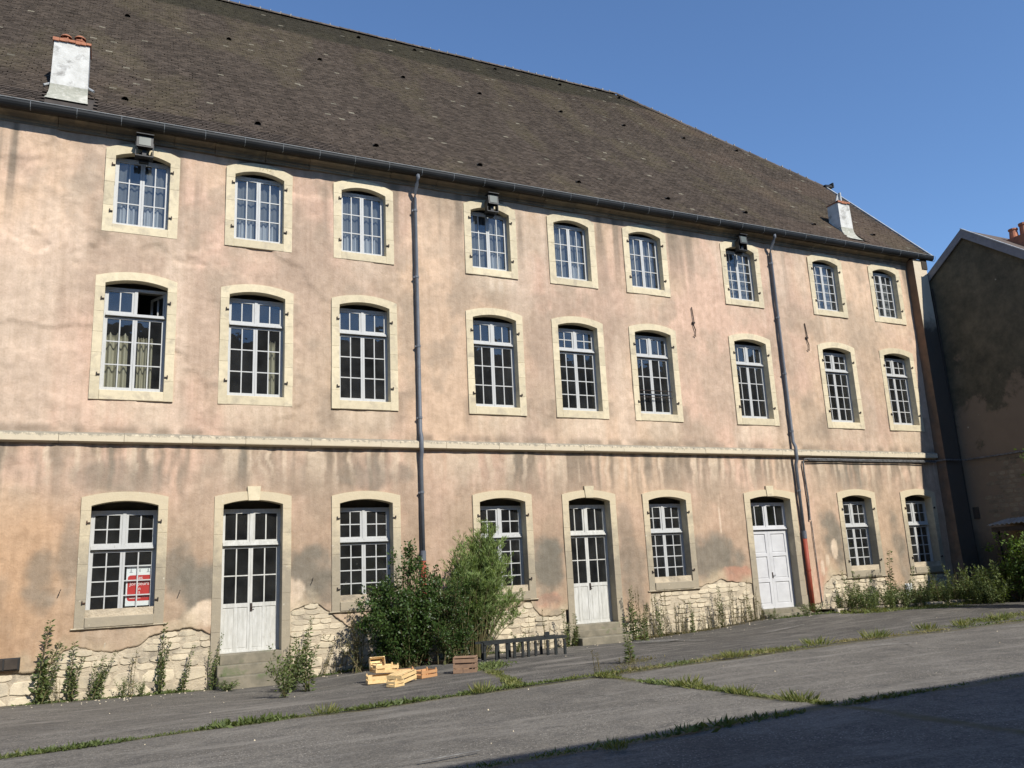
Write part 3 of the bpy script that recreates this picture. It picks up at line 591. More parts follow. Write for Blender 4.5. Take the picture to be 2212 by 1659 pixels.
for o in OPEN:
    r, i, xc, iw, ow, d = o['row'], o['bay'], o['xc'], o['iw'], o['ow'], o['d']
    mb = MB()
    zb = o['zb']; ztop = o['zc']+.02; fx = iw+.03
    hd = {'A': 11.50, 'B': 8.29, 'C': 3.21}[r]      # underside of frame head
    zft = hd+.055
    mb.quadbox(-fx, -iw+.035, -.03, .05, zb, zft); mb.quadbox(iw-.035, fx, -.03, .05, zb, zft)
    mb.quadbox(-iw+.035, iw-.035, -.03, .05, hd, zft)
    mb.quadbox(-iw+.035, iw-.035, -.035, .05, zb-.01, zb+.045)
    sz0 = zb+.045; sz1 = hd; trz = None
    if r == 'B': trz = (7.665, 7.735)
    if r == 'C': trz = (2.435, 2.515)
    if trz:
        mb.quadbox(-iw+.035, iw-.035, -.055, .05, *trz); mb.quadbox(-iw+.035, iw-.035, -.09, -.055, trz[0]-.004, trz[0]+.026)
        mb.quadbox(-.035, .035, -.035, .05, trz[1], hd)
    if r == 'B' and o['bay'] in (4, 7, 8) or r == 'C' or True: pass
    nm = 'door' if o['door'] else 'window'
    pm = M['paint'] if not o['door'] else (M['doorpaint'] if i == 6 else M['olddoor'])
    w = link(nm, cached(('frame', nm, r, i if i == 6 else 0, o['door']), lambda: mb.mesh(nm)), None, bld, (xc, d, 0))
    if not w.data.materials: w.data.materials.append(pm)
    OPOBJ[(r, i)] = w
    # sashes
    ux = iw-.035
    if trz: trs = (trz[0]-.022, trz[1])
    if r == 'A': rw = 3 if i < 6 else 5; lower = (sz0, hd, rw, 0); upper = None
    elif r == 'B': lower = (sz0, trs[0], 4 if i in (4, 7, 8) else 3, 0); upper = (trz[1], hd, 2 if i in (4, 7, 8) else 1)
    else:
        if o['door']: lower = (zb+.02, trs[0], 2, 1.06) ; upper = (trz[1], hd, 1)
        else: lower = (sz0, trs[0], 4, 0); upper = (trz[1], hd, 2)
    per_window = []
    for lev, spec in (('low', lower), ('up', upper)):
        if spec is None: continue
        for sd in (-1, 1):
            half = -.0 if lev == 'low' else .035
            xa, xb = (-ux, -half-.002) if sd < 0 else (half+.002, ux)
            rws = spec[2]; kick = spec[3] if lev == 'low' else 0
            if o['door'] and i == 6 and lev == 'low':     # solid panelled white leaves
                def leaf():
                    m_ = MB(); z0, z1 = spec[0], spec[1]; m_.quadbox(xa, xb, -.004, .02, z0, z1)
                    for a, b_ in ((xa, xa+.11), (xb-.11, xb)): m_.quadbox(a, b_, -.028, -.004, z0, z1)
                    H = (z1-z0); cuts = [z0, z0+.12, z0+H*.33, z0+H*.33+.1, z0+H*.66, z0+H*.66+.1, z1-.11, z1]
                    for q in (0, 2, 4, 6): m_.quadbox(xa+.11, xb-.11, -.028, -.004, cuts[q], cuts[q+1])
                    for q in (1, 3, 5): m_.cham(xa+.14, xb-.14, -.014, -.004, cuts[q]+.03, cuts[q+1]-.03, .008)
                    return m_.mesh('door_leaf')
                link('door_leaf', cached(('leaf', sd), leaf), M['doorpaint'], w, (0, 0, 0)); continue
            key = ('sash', r, round(xa, 3), round(xb, 3), round(spec[0], 3), rws, kick)
            cols = 1 if (o['door'] and i == 6 and False) else 2
            me, panes = cached(key, lambda: sash_mesh(xa, xb, spec[0], spec[1], cols, rws, kick=kick, st=.048, bt=.045 if lev == 'up' else .065))
            if not me.materials: me.materials.append(pm)
            opened = (r == 'B' and i == 0 and lev == 'up' and sd == 1)
            nmz = 'sash' if not (o['door'] and lev == 'low') else 'door_leaf'
            s_ = link(nmz, me, None, w, (0, .004, 0))
            rot = None
            if opened:
                s_.location = (ux, .02, 0); s_.rotation_euler = (0, 0, R(-62)); 
                # shift geometry so that it hangs on its right stile
                me2 = me.copy(); 
                for v_ in me2.vertices: v_.co.x -= ux
                s_.data = me2; s_['label'] = 'upper casement swung open inwards'
            missing = (r == 'C' and i == 2 and lev == 'up' and sd == 1)
            for (pcx, pcz, pw, ph) in panes:
                if opened: 
                    a_ = R(-62); dx = pcx-ux; loc = (ux+dx*math.cos(a_), .02+dx*math.sin(a_), pcz); rr = (0, 0, a_)
                else: loc = (pcx, .004, pcz); rr = (random.gauss(0, .006), 0, random.gauss(0, .006))
                per_window.append((loc, rr, pw+.004, ph+.004))
    indiv = not ((r == 'A' and i > 5) or (r in 'BC' and i > 6))
    if indiv:
        for loc, rr, pw, ph in per_window:
            link('pane', cached(('pane', round(pw, 3), round(ph, 3)), lambda: pane_mesh(pw, ph)), None, w, loc, rr); npane += 1
    else:
        m_ = MB()
        for loc, rr, pw, ph in per_window:
            n0 = len(m_.v); m_.v += [(loc[0]-pw/2, loc[1]+rr[2]*-pw/2, loc[2]-ph/2), (loc[0]+pw/2, loc[1]+rr[2]*pw/2, loc[2]-ph/2), (loc[0]+pw/2, loc[1]+rr[2]*pw/2, loc[2]+ph/2), (loc[0]-pw/2, loc[1]-rr[2]*pw/2, loc[2]+ph/2)]; m_.f.append((n0, n0+1, n0+2, n0+3))
        tag(build('panes', m_, M['glass'], w), kind='stuff')
    # surround stones
    ear = 0.0; jt = o['zs']-.10
    link('lintel', cached(('lin', r, i == 6 and r == 'C'), lambda: lintel_mesh(iw, ow, o['zs'], o['zc'], o['zos'], o['zoc'], d-.032, jt, ear)), M['lime'] if r != 'C' else M['limegf'], w, (0, -d, 0))
    zbot = o['sill'][0] if not o['door'] else G(xc, 0)-.05
    nb = {'A': 3, 'B': 5, 'C': 4}[r] if not o['door'] else 6
    rr_ = random.Random(ord(r)*31+i)
    for sd in (-1, 1):
        cuts = [zbot]+sorted(zbot+(jt-zbot)*(k+rr_.uniform(-.18, .18))/nb for k in range(1, nb))+[jt]
        for za, zz_ in zip(cuts[:-1], cuts[1:]):
            hh = zz_-za-.0025; wj = ow-iw+rr_.uniform(-.004, .004)
            extra = .03 if (o['door'] and zz_ < .55) else 0
            jm = jamb_mesh(wj+extra, hh, d-.032); x_ = (-ow-extra if sd < 0 else iw)
            mt = M['lime'] if r != 'C' else M['limegf']
            link('jamb_stone', jm, mt, w, (x_, -d-extra*.3, za))
    if not o['door']:
        zc0, zc1 = o['sill']; pr = .028 if r != 'C' else .06
        sm = MB().cham(-iw-.0, iw+.0, -pr, d+.06, zc0, zc1-.006, .008)
        if r != 'C': pass
        link('sill', cached(('sill', r), lambda: sm.mesh('sill')), M['lime'] if r != 'C' else M['limegf'], w, (0, -d, 0))
        if r == 'C':
            ap = MB().cham(-ow-.06, ow+.06, -.045, .02, zc0-.03, zc0+.001, .01)
            link('sill', cached('drip', lambda: ap.mesh('sill')), M['limedirty'], w, (0, -d, 0))
    else:
        kx = .15; kz = 3.76
        km = MB().hull([(-kx*.8, -.055, 3.437), (kx*.8, -.055, 3.437), (kx*.8, .1, 3.437), (-kx*.8, .1, 3.437), (-kx, -.055, kz), (kx, -.055, kz), (kx, .1, kz), (-kx, .1, kz)])
        link('keystone', cached('key', lambda: km.mesh('keystone')), M['lime'], w, (0, -d, 0))
        hk = MB().tube([(0, -.03, 0), (0, -.07, 0), (.08, -.075, 0)], .009, 6); hk.quadbox(-.025, .025, -.03, -.02, -.09, .09)
        link('door_handle', cached('handle', lambda: hk.mesh('door_handle')), M['iron'], w, (.03, 0, 1.05), None)
    # shutter hinges
    if not o['door'] and not (r == 'B' and i == 4) and not (r == 'A' and i == 4):
        hz_ = {'A': (10.10, 11.26), 'B': (6.23, 7.98), 'C': (1.34, 2.99)}[r]
        for zz_ in hz_:
            for sd in (-1, 1):
                h_ = link('shutter_hinge', HM, None, w, (sd*(iw+.015), -d+.02, zz_)); h_.scale = (1 if sd < 0 else -1, 1, 1)
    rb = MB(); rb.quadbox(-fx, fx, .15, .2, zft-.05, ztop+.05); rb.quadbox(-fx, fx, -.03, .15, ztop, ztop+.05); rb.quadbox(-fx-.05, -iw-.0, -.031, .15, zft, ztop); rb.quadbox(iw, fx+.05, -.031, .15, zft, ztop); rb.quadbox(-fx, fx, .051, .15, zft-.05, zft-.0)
    link('rebate', cached(('rebate', r, round(iw, 3)), lambda: rb.mesh('rebate')), M['recess_shade'], w, (0, 0, 0))
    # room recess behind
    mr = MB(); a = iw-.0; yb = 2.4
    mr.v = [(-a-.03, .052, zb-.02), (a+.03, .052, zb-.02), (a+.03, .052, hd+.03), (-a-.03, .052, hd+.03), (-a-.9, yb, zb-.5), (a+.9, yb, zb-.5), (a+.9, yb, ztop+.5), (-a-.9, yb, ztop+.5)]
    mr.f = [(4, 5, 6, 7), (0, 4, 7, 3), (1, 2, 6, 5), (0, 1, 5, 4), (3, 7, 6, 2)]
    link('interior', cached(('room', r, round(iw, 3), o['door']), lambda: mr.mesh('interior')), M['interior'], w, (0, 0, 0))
    # curtains
    def cur(x0, x1, z0, z1, mt, **k):
        link('curtain', curtain_mesh(x0, x1, z0, z1, **k), mt, w, (0, .12, 0))
    if r == 'A' and i < 6:
        cur(-iw+.02, iw-.02, zb, ztop, M['sheer'], waves=9, amp=.02, seed=i)
        if i in (0, 1, 2, 3, 4):
            for sd in ((-1, 1) if i in (0, 1, 2) else (1,)):
                c_ = link('curtain', curtain_mesh(-.22, .1, zb, zb+.62, waves=3, amp=.025, seed=i*3+sd, ragged=.1), M['whitecloth'], w, (sd*.26+.03, .085, 0))
    elif r == 'A': cur(-iw+.02, iw-.02, zb, ztop, M['sheer'], waves=11, amp=.02, seed=i)
    if r == 'B' and i == 0:
        cur(-iw+.05, -.12, zb+.02, zb+1.42, M['cream'], waves=3.2, amp=.05, seed=4, ragged=.14)
        cur(.08, .40, zb+.02, zb+1.38, M['cream'], waves=3.0, amp=.05, seed=9, ragged=.2)
    if r == 'B' and i == 1: cur(.34, .50, zb+.02, zb+1.5, M['cream'], waves=1.5, amp=.04, seed=5, ragged=.2)

# guard bar across the sixth first-floor window
mb = MB(); mb.tube([(-.63, 0, 6.62), (.63, 0, 6.62)], .012, 6); mb.tube([(-.63, 0, 6.42), (.63, 0, 6.42)], .010, 6)
for k in range(9): mb.tube([(-.56+k*.14, 0, 6.42-.02), (-.56+k*.14, 0, 6.45)], .014, 5)
build('guard_rail', mb, M['iron'], OPOBJ[('B', 5)], (0, -.12, 0))
# carved date on the lintel of the second top window
def text_mesh(s, size, ext=.001):
    cu = bpy.data.curves.new('lettering', 'FONT'); cu.body = s; cu.size = size; cu.extrude = ext; cu.align_x = 'CENTER'
    ob = bpy.data.objects.new('tmp', cu); COL.objects.link(ob); dg = bpy.context.evaluated_depsgraph_get(); dg.update()
    me = bpy.data.meshes.new_from_object(ob.evaluated_get(dg)); bpy.data.objects.remove(ob); return me
M['carved'] = spotty('painted_carving_shade', (.36, .31, .19), (.42, .36, .23), 8, .9)  # shade of the cut numerals put into a darker stone colour
link('carved_date', text_mesh('1742', .17, .0006), M['carved'], OPOBJ[('A', 1)], (.12, -.2-.0295, 11.70), (R(90), 0, 0))

# string course and cornice stones
prof = [(.05, 4.69), (-.02, 4.692), (-.04, 4.715), (-.13, 4.722), (-.135, 4.74), (-.14, 4.862), (-.125, 4.885), (-.0, 4.938), (.05, 4.94)]
x = XL; k = 0
cs = empty('string_course', (0, 0, 0), bld)
while x < 26.25:
    w_ = random.uniform(1.15, 1.75); x1 = min(x+w_, 26.3)
    pr = [(a+random.uniform(-.004, .004), b_) for a, b_ in prof]
    build('course_stone', MB().prism_x(pr, x+.004, x1-.004), M['course'], cs); x = x1
prof = [(.05, 11.93), (-.035, 11.935), (-.05, 11.99), (-.075, 12.00), (-.085, 12.05), (-.14, 12.10), (-.22, 12.135), (-.235, 12.21), (.05, 12.22)]
x = XL; cs = empty('cornice', (0, 0, 0), bld)
while x < 26.3:
    w_ = random.uniform(.85, 1.5); x1 = min(x+w_, 26.35); dz = random.uniform(-.006, .006)
    build('cornice_stone', MB().prism_x([(a+random.uniform(-.006, .006), b_+dz*(b_ < 12.2)) for a, b_ in prof], x+.005, x1-.005), M['cornice'], cs); x = x1
# wall filler above the cornice to the roof
build('wall_head', MB().quadbox(XL, 27.0, -.02, .3, 12.22, 12.6), M['roofdeck'], bld)

# buttress at the right end
mb = MB()
def but(z, x0, x1, y): return [(x0, y, z), (x1, y, z), (x1, .3, z), (x0, .3, z)]
levels = [(-.6, 26.33, 27.15, -.46), (2, 26.34, 27.14, -.40), (4.6, 26.35, 27.12, -.37), (8, 26.36, 27.1, -.35), (12.1, 26.38, 27.05, -.33)]
for L in levels: mb.v += but(*L)
lf = MB(); fr_ = MB()
for i in range(4):
    a, b_ = i*4, (i+1)*4; mb.f += [(a, a+1, b_+1, b_), (a+1, a+2, b_+2, b_+1)]
    lf.v += [mb.v[a+3], mb.v[a], mb.v[b_], mb.v[b_+3]]; n0 = 4*i; lf.f.append((n0, n0+1, n0+2, n0+3))
mb.f.append((16, 17, 18, 19))
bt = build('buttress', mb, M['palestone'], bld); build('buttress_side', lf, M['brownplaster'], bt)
build('timber_end', MB().quadbox(26.8, 27.08, -.36, -.02, 11.75, 12.13), M['beam'], bld)

# ------------------------------------------------------------ roof
roof = None
mb = MB(); e = -.46; t_ = .035
mb.v = [(XL, e, rz(e)-t_), (XV, e, rz(e)-t_), (XV, YV, rz(YV)-t_), (XRG, YR, rz(YR)-t_), (XL, YR, rz(YR)-t_),
        (XL, 2*YR-e, rz(e)-t_), (XV, 2*YR-e, rz(e)-t_), (XV, 2*YR-YV, rz(YV)-t_)]
mb.f = [(0, 1, 2, 3, 4), (4, 3, 7, 6, 5), (2, 7, 3)]
roof = build('roof', mb, M['roofdeck'], bld)
ca, sa = 1/math.hypot(1, RS), RS/math.hypot(1, RS)
TW, EX = .178, .115
slopeL = (YR-e)/ca; nrow = int(slopeL/EX)
keepV = []; keepC = []; keepF = []; base_n = 0; single = []
def tile_geo(x, s, w, L=.17, th=.013, lift=0.0, twist=0.0):
    # s: distance up the slope of the tile's lower edge; returns 8 points
    pts = []
    for (u, v, n_) in ((0, 0, th+.012), (w, 0, th+.012), (w, L, .002), (0, L, .002), (0, 0, .002), (w, 0, .002)):
        uu = u+twist*v; nn = n_+lift*(1-v/L)
        pts.append((x+uu, e+(s+v)*ca-nn*sa, rz(e)+(s+v)*sa+nn*ca))
    return pts
TX = []; TS = []
for rI in range(nrow):
    s = rI*EX; y = e+s*ca
    xmax = XV-.02 if y < YV else XV-(y-YV)/(YR-YV)*(XV-XRG)-.02
    xa = -4.6+(rI % 2)*TW/2
    n_ = int((xmax-xa)/TW); TX.append(xa+np.arange(n_)*TW); TS.append(np.full(n_, s))
TX = np.concatenate(TX); TS = np.concatenate(TS); nT = len(TX)
TX = TX+rng.normal(0, .006, nT); TSj = TS+rng.normal(0, .008, nT); lift = np.abs(rng.normal(0, .004, nT)); tw = rng.normal(0, .02, nT)
chim = ((TX > -1.9) & (TX < -.80) & (TS < 1.0)) | ((TX > 23.4) & (TX < 24.2) & (TS < .95) & (TS > .3))
first = np.argsort((TS/EX)*10+np.abs(TX+.5)*1.0)  # nearest along the eave
cand = [i for i in first if not chim[i] and TS[i] < 8*EX and TX[i] > -3 and TX[i] < 5][:296]
iscand = np.zeros(nT, bool); iscand[cand] = True
# colour
tc = np.array([.068, .053, .042]); u = fbm(TX*.55, TS*.55, 121, 4); v_ = rng.random(nT)
colr = tc*(0.66+.66*v_)[:, None]
mossf = .6*sstep(.5, .68, fbm(TX*.9+4, TS*.35, 123, 4))*(.3+.7*rng.random(nT)); colr = colr*(1-mossf[:, None]*.55)+np.array([.125, .105, .058])*mossf[:, None]*.55
warm = sstep(18, 24, TX)*sstep(.4, .6, u); colr = colr*(1-.3*warm[:, None])+np.array([.14, .095, .068])*.3*warm[:, None]
distr = np.minimum(slopeL-TS, (XV-TX+(TS-(YV-e)/ca)*0-.0)*.62+(YV-e)/ca*0+np.maximum(0, (slopeL-TS))*0+9)
topb = sstep(2.75, 2.35, slopeL-TS+.35*(fbm(TX*.5, TS*.8, 125)-.5)+np.clip((TX-14)*.11, 0, 1.2)); colr = colr*(1-.58*topb)[:, None]+np.array([.012, .013, .008])*topb[:, None]
lich = rng.random(nT) < .006; colr[lich] = np.array([.19, .17, .13])*(.7+.5*rng.random((lich.sum(), 1)))
colr *= (.86+.28*fbm(TX*1.7, TS*.25, 127, 3))[:, None]
w8 = np.full(nT, TW-.006); L = .17; th = .013
us = np.array([0, 1, 1, 0, 0, 1.]); vs = np.array([0, 0, L, L, 0, 0]); ns = np.array([th+.012, th+.012, .002, .002, .002, .002])
uu = us[None]*w8[:, None]+tw[:, None]*vs[None]; nn = ns[None]+lift[:, None]*(1-vs[None]/L); sv = TSj[:, None]+vs[None]
P = np.stack([TX[:, None]+uu, e+sv*ca-nn*sa, rz(e)+sv*sa+nn*ca], -1)
sel = np.nonzero(~chim & ~iscand)[0]
Fb = np.array([[0, 1, 2, 3], [4, 5, 1, 0], [4, 0, 3, 3], [5, 2, 1, 1]])
Fq = (np.arange(len(sel))[:, None, None]*6+Fb[None, :2]).reshape(-1, 4)
me = np_mesh('roof_tiles', P[sel].reshape(-1, 3), Fq); set_col(me, np.repeat(colr[sel], 6, 0))
tag(link('roof_tiles', me, M['tile'], roof), kind='stuff')
tmes = []
for k in range(24):
    q = MB(); q.v = [(0, 0, th+.012), (TW-.006, 0, th+.012), (TW-.006, L, .002), (0, L, .002), (0, 0, .002), (TW-.006, 0, .002)]; q.f = [(0, 1, 2, 3), (4, 5, 1, 0), (4, 0, 3), (5, 2, 1)]; mm = q.mesh('roof_tile'); mm.materials.append(M['tile'])
    set_col(mm, np.tile((tc*(.66+.66*k/23))[None], (6, 1))); tmes.append(mm)
ang = math.atan(RS)
for i in cand:
    link('roof_tile', tmes[int(v_[i]*23.9)], None, roof, (TX[i], e+TSj[i]*ca, rz(e)+TSj[i]*sa), (ang+lift[i]*-3, 0, 0))
# vents
vm = MB(); pts = [(math.cos(t)*.11, 0, math.sin(t)*.10) for t in np.linspace(0, math.pi, 7)]
vm.v = [(a, -.02, c_) for a, _, c_ in pts]+[(a*.6, .28, c_*.15+.0) for a, _, c_ in pts]+[(a*.8, .0, c_*.75) for a, _, c_ in pts]+[(a*.8, .12, c_*.6) for a, _, c_ in pts]
vm.f = [(i, i+1, 8+i, 7+i) for i in range(6)]+[(i, 14+i, 15+i, i+1) for i in range(6)]+[(14+i, 21+i, 22+i, 15+i) for i in range(6)]
VM = vm.mesh('roof_vent'); VM.materials.append(M['roofdeck'])
for x_, y_ in ((-.22, 6.05), (2.85, 5.95), (5.86, 5.9), (8.91, 5.96), (11.96, 5.99), (15.47, 5.96), (18.45, 5.96), (21.52, 6.0), (24.31, 5.9), (-.12, .41), (3.01, .38), (6.15, .33), (9.25, .3), (12.57, .32), (15.9, .3), (19.13, .3), (22.29, .32), (25.28, .33), (20.72, 9.38), (17.5, 9.3), (14.3, 9.35), (10.6, 9.35), (8.2, 9.3)):
    link('roof_vent', VM, None, roof, (x_, y_-.03*sa, rz(y_)+.03), (ang*.75, 0, 0)).scale = (.78, .78, .78)
# ridge and hip tiles
def half_round(L, r=.105, seg=7):
    mb = MB(); 
    for x_, rr in ((0, r*1.08), (.05, r*1.08), (.06, r), (L, r*.95)):
        mb.v += [(x_, math.cos(t)*rr, math.sin(t)*rr*.95) for t in np.linspace(-.15, math.pi+.15, seg)]
    mb.f = [(j*seg+i, j*seg+i+1, (j+1)*seg+i+1, (j+1)*seg+i) for j in range(3) for i in range(seg-1)]; return mb.mesh('ridge_tile')
RM = half_round(.42); RM.materials.append(M['ridge'])
blobs = MB()
def ridge_line(a, b_):
    a = Vector(a); b_ = Vector(b_); L = (b_-a).length; n_ = int(L/.39); d_ = (b_-a)/n_; q = d_.to_track_quat('X', 'Z')
    for i in range(n_):
        o_ = link('ridge_tile', RM, None, roof, a+d_*i+Vector((0, 0, random.uniform(-.008, .012)))); o_.rotation_mode = 'QUATERNION'; o_.rotation_quaternion = q
        if random.random() < .55:
            c_ = a+d_*i; r_ = random.uniform(.015, .04); blobs.quadbox(c_.x-r_*.6, c_.x+r_*.6, c_.y-.10, c_.y+.08, c_.z+.0, c_.z+.107+random.random()*.012)
ridge_line((XL, YR, rz(YR)+.02), (XRG, YR, rz(YR)+.02)); ridge_line((XRG, YR, rz(YR)+.02), (XV-.1, YV+.1, rz(YV)+.05))
tag(build('ridge_mortar', blobs, M['whitemortar'], roof), kind='stuff')
# verge flashing, corner finial
vf = MB(); 
def sl(y, n_=0, dx=0): return (XV+dx, y-n_*sa, rz(y)+n_*ca)
vf.hull([sl(e, -.06, -.05), sl(e, -.06, .03), sl(YV+.1, -.06, .03), sl(YV+.1, -.06, -.05), sl(e, .05, -.05), sl(e, .05, .03), sl(YV+.1, .05, .03), sl(YV+.1, .05, -.05)])
build('verge_flashing', vf, M['zinc'], roof)
vf = MB(); vf.hull([(XV-.12, YV-.1, rz(YV)-.0), (XV+.3, YV-.1, rz(YV)+.02), (XV+.3, YV+.2, rz(YV)+.02), (XV-.12, YV+.2, rz(YV)), (XV-.12, YV-.1, rz(YV)+.09), (XV+.34, YV-.06, rz(YV)+.16), (XV+.34, YV+.16, rz(YV)+.16), (XV-.12, YV+.2, rz(YV)+.12)])
vf.quadbox(XV+.3, XV+.36, YV-.12, YV+.2, rz(YV)+.02, rz(YV)+.24); build('verge_finial', vf, M['gutter'], roof)
# gutter
prof = [(-.28, 12.28)]+[(-.385-.105*math.cos(t)*1.0, 12.27-.165*math.sin(t)) for t in np.linspace(math.pi, 0, 9)][::1]
prof = [(-.385+.105*math.cos(t), 12.27-.165*math.sin(t)) for t in np.linspace(0, math.pi, 10)]
inn = [(-.385+.095*math.cos(t), 12.27-.155*math.sin(t)) for t in np.linspace(math.pi, 0, 10)]
gut = build('gutter', MB().prism_x(prof+inn, XL, XV+.02), M['gutter'], bld, smooth=False)
build('gutter_lip', MB().tube([(XL, -.494, 12.278), (XV+.02, -.494, 12.278)], .013, 6), M['gutterlip'], gut)
bm = MB(); bm.tube([(0, -.385+.11*math.cos(t), 12.27-.172*math.sin(t)) for t in np.linspace(.3, math.pi, 8)], .008, 4); BM_ = bm.mesh('gutter_bracket'); BM_.materials.append(M['gutterlip'])
for k in range(38): link('gutter_bracket', BM_, None, gut, (XL+.4+k*.92, 0, 0))
# fascia behind gutter
build('fascia', MB().quadbox(XL, XV-.3, -.285, -.24, 12.16, 12.33), M['beam'], bld)
# downpipes
def downpipe(x_, ztop_red, zbot, rr_red):
    dp = build('downpipe', MB().tube([(x_, -.385, 12.12), (x_, -.385, 12.02), (x_, -.30, 11.90), (x_, -.14, 11.70), (x_, -.09, 11.55), (x_, -.09, 5.15), (x_, -.17, 4.98), (x_, -.17, 4.62), (x_, -.09, 4.42), (x_, -.09, ztop_red)], .052, 12), M['pipe'], bld, smooth=True)
    build('lower_pipe', MB().tube([(x_, -.09, ztop_red+.12), (x_, -.09, zbot)], rr_red, 12), M['redpipe'], dp, smooth=True)
    build('pipe_socket', MB().tube([(x_, -.09, ztop_red+.06), (x_, -.09, ztop_red+.3)], rr_red+.008, 12), M['pipe'], dp)
    for z in (11.2, 9.3, 7.4, 5.5, 3.6):
        c_ = MB().tube([(x_, -.09, z-.03), (x_, -.09, z+.03)], .064, 12); c_.quadbox(x_-.012, x_+.012, -.07, .03, z-.012, z+.012); c_.quadbox(x_-.09, x_-.05, -.10, -.08, z-.03, z+.01)
        build('pipe_clamp', c_, M['pipe'], dp)
    for z in (ztop_red-.9,): build('pipe_clamp', MB().tube([(x_, -.09, z-.03), (x_, -.09, z+.03)], rr_red+.012, 12), M['redpipe'], dp)
downpipe(7.10, 1.86, -.46, .062); downpipe(19.66, 2.05, -.10, .068)
# chimneys
def chimney(x0, x1, y0, y1, zt, lab, pots, cowl=False):
    zb_ = rz(y0)-.1
    mb = MB(); mb.hull([(x0-.02, y0-.02, zb_), (x1+.02, y0-.02, zb_), (x1+.02, y1, zb_), (x0-.02, y1, zb_), (x0, y0, zt), (x1, y0, zt), (x1, y1, zt), (x0, y1, zt)])
    ch = build('chimney', mb, M['chimney'], bld); ch['label'] = lab
    fl = MB(); y_ = y0-.36; z_ = rz(y_)+.03; n_ = 8
    zf = rz(y0)+.22
    for i in range(n_+1):
        t = i/n_; w_ = .07*(1-t)**2; yy = y_+(y0-.015-y_)*(1-(1-t)**2); fl.v += [(x0-.02-w_, yy, z_+(zf-z_)*t), (x1+.02+w_*.5, yy, z_+(zf-z_)*t)]
    fl.f = [(2*i, 2*i+1, 2*i+3, 2*i+2) for i in range(n_)]
    n0 = len(fl.v); 
    for i in range(n_+1): fl.v += [(fl.v[2*i][0], y1, fl.v[2*i][2]+.0), (fl.v[2*i+1][0], y1, fl.v[2*i+1][2])]
    fl.f += [(2*i, 2*i+2, n0+2*i+2, n0+2*i) for i in range(n_)]+[(2*i+3, 2*i+1, n0+2*i+1, n0+2*i+3) for i in range(n_)]
    build('chimney_flaunching', fl, M['flaunch'], ch)
    cp = MB().quadbox(x0-.03, x1+.03, y0-.03, y1+.03, zt+.002, zt+.035)
    k = 0; xx = x0-.03
    while xx < x1: w_ = random.uniform(.1, .17); cp.quadbox(xx, min(xx+w_, x1+.03), y0-.045, y0+.05, zt-.04*random.random(), zt+.05); xx += w_+.01
    build('chimney_cap', cp, M['terracotta'], ch)
    for (cx_, cy_) in pots:
        pt = MB().lathe(cx_, cy_, [(.13, zt+.03), (.12, zt+.08), (.10, zt+.14), (.115, zt+.16), (.115, zt+.19), (.08, zt+.2)])
        for k in range(4):
            t = math.pi/2*k+.4; pt.quadbox(cx_+.085*math.cos(t)-.015, cx_+.085*math.cos(t)+.015, cy_+.085*math.sin(t)-.015, cy_+.085*math.sin(t)+.015, zt+.19, zt+.25)
        pt.lathe(cx_, cy_, [(.13, zt+.25), (.12, zt+.28), (.08, zt+.315), (.001, zt+.325)])
        build('chimney_pot', pt, M['terracotta'], ch, smooth=False)
    if cowl:
        cm = MB().hull([(x0+.02, y0+.1, zt+.03), (x0+.26, y0+.1, zt+.03), (x0+.26, y0+.14, zt+.03), (x0+.02, y0+.14, zt+.03), (x0+.14, y0+.1, zt+.34), (x0+.26, y0+.1, zt+.40), (x0+.26, y0+.14, zt+.40), (x0+.14, y0+.14, zt+.34)])
        cm.quadbox(x0+.2, x0+.26, y0+.02, y0+.1, zt+.03, zt+.42); build('chimney_cowl', cm, M['zinc'], ch)
    return ch
ch1 = chimney(-1.70, -.945, .25, .78, 14.38, 'wide white rendered chimney with two terracotta pots', [(-1.47, .5), (-1.17, .45)])
build('stay', MB().tube([(-1.85, .35, 13.2), (-1.72, .4, 13.3)], .03, 6), M['zinc'], ch1); build('stay', MB().tube([(-.95, .35, 13.32), (-.80, .22, 13.18)], .03, 6), M['zinc'], ch1)
ch2 = chimney(23.55, 24.12, .22, .72, 14.17, 'narrow white rendered chimney with metal cowl', [], True)
# wall anchors
for x_, z_ in ((16.2, 8.85), (20.9, 8.73)):
    a = MB().tube([(x_-.02, -.03, z_+.5), (x_+.02, -.035, z_+.05), (x_, -.03, z_-.1), (x_+.05, -.035, z_-.25), (x_+.03, -.03, z_-.45), (x_-.03, -.03, z_-.4)], .016, 6); a.quadbox(x_-.05, x_+.05, -.05, .0, z_-.03, z_+.02)
    build('wall_anchor', a, M['iron'], bld)
for x_, z_ in ((-.79, 1.58), (1.51, 1.45), (4.39, 1.58)):
    build('wall_hook', MB().tube([(x_+.02, .0, z_+.06), (x_+.01, -.05, z_+.05), (x_, -.05, z_), (x_-.03, -.05, z_-.07)], .009, 5), M['iron'], bld)

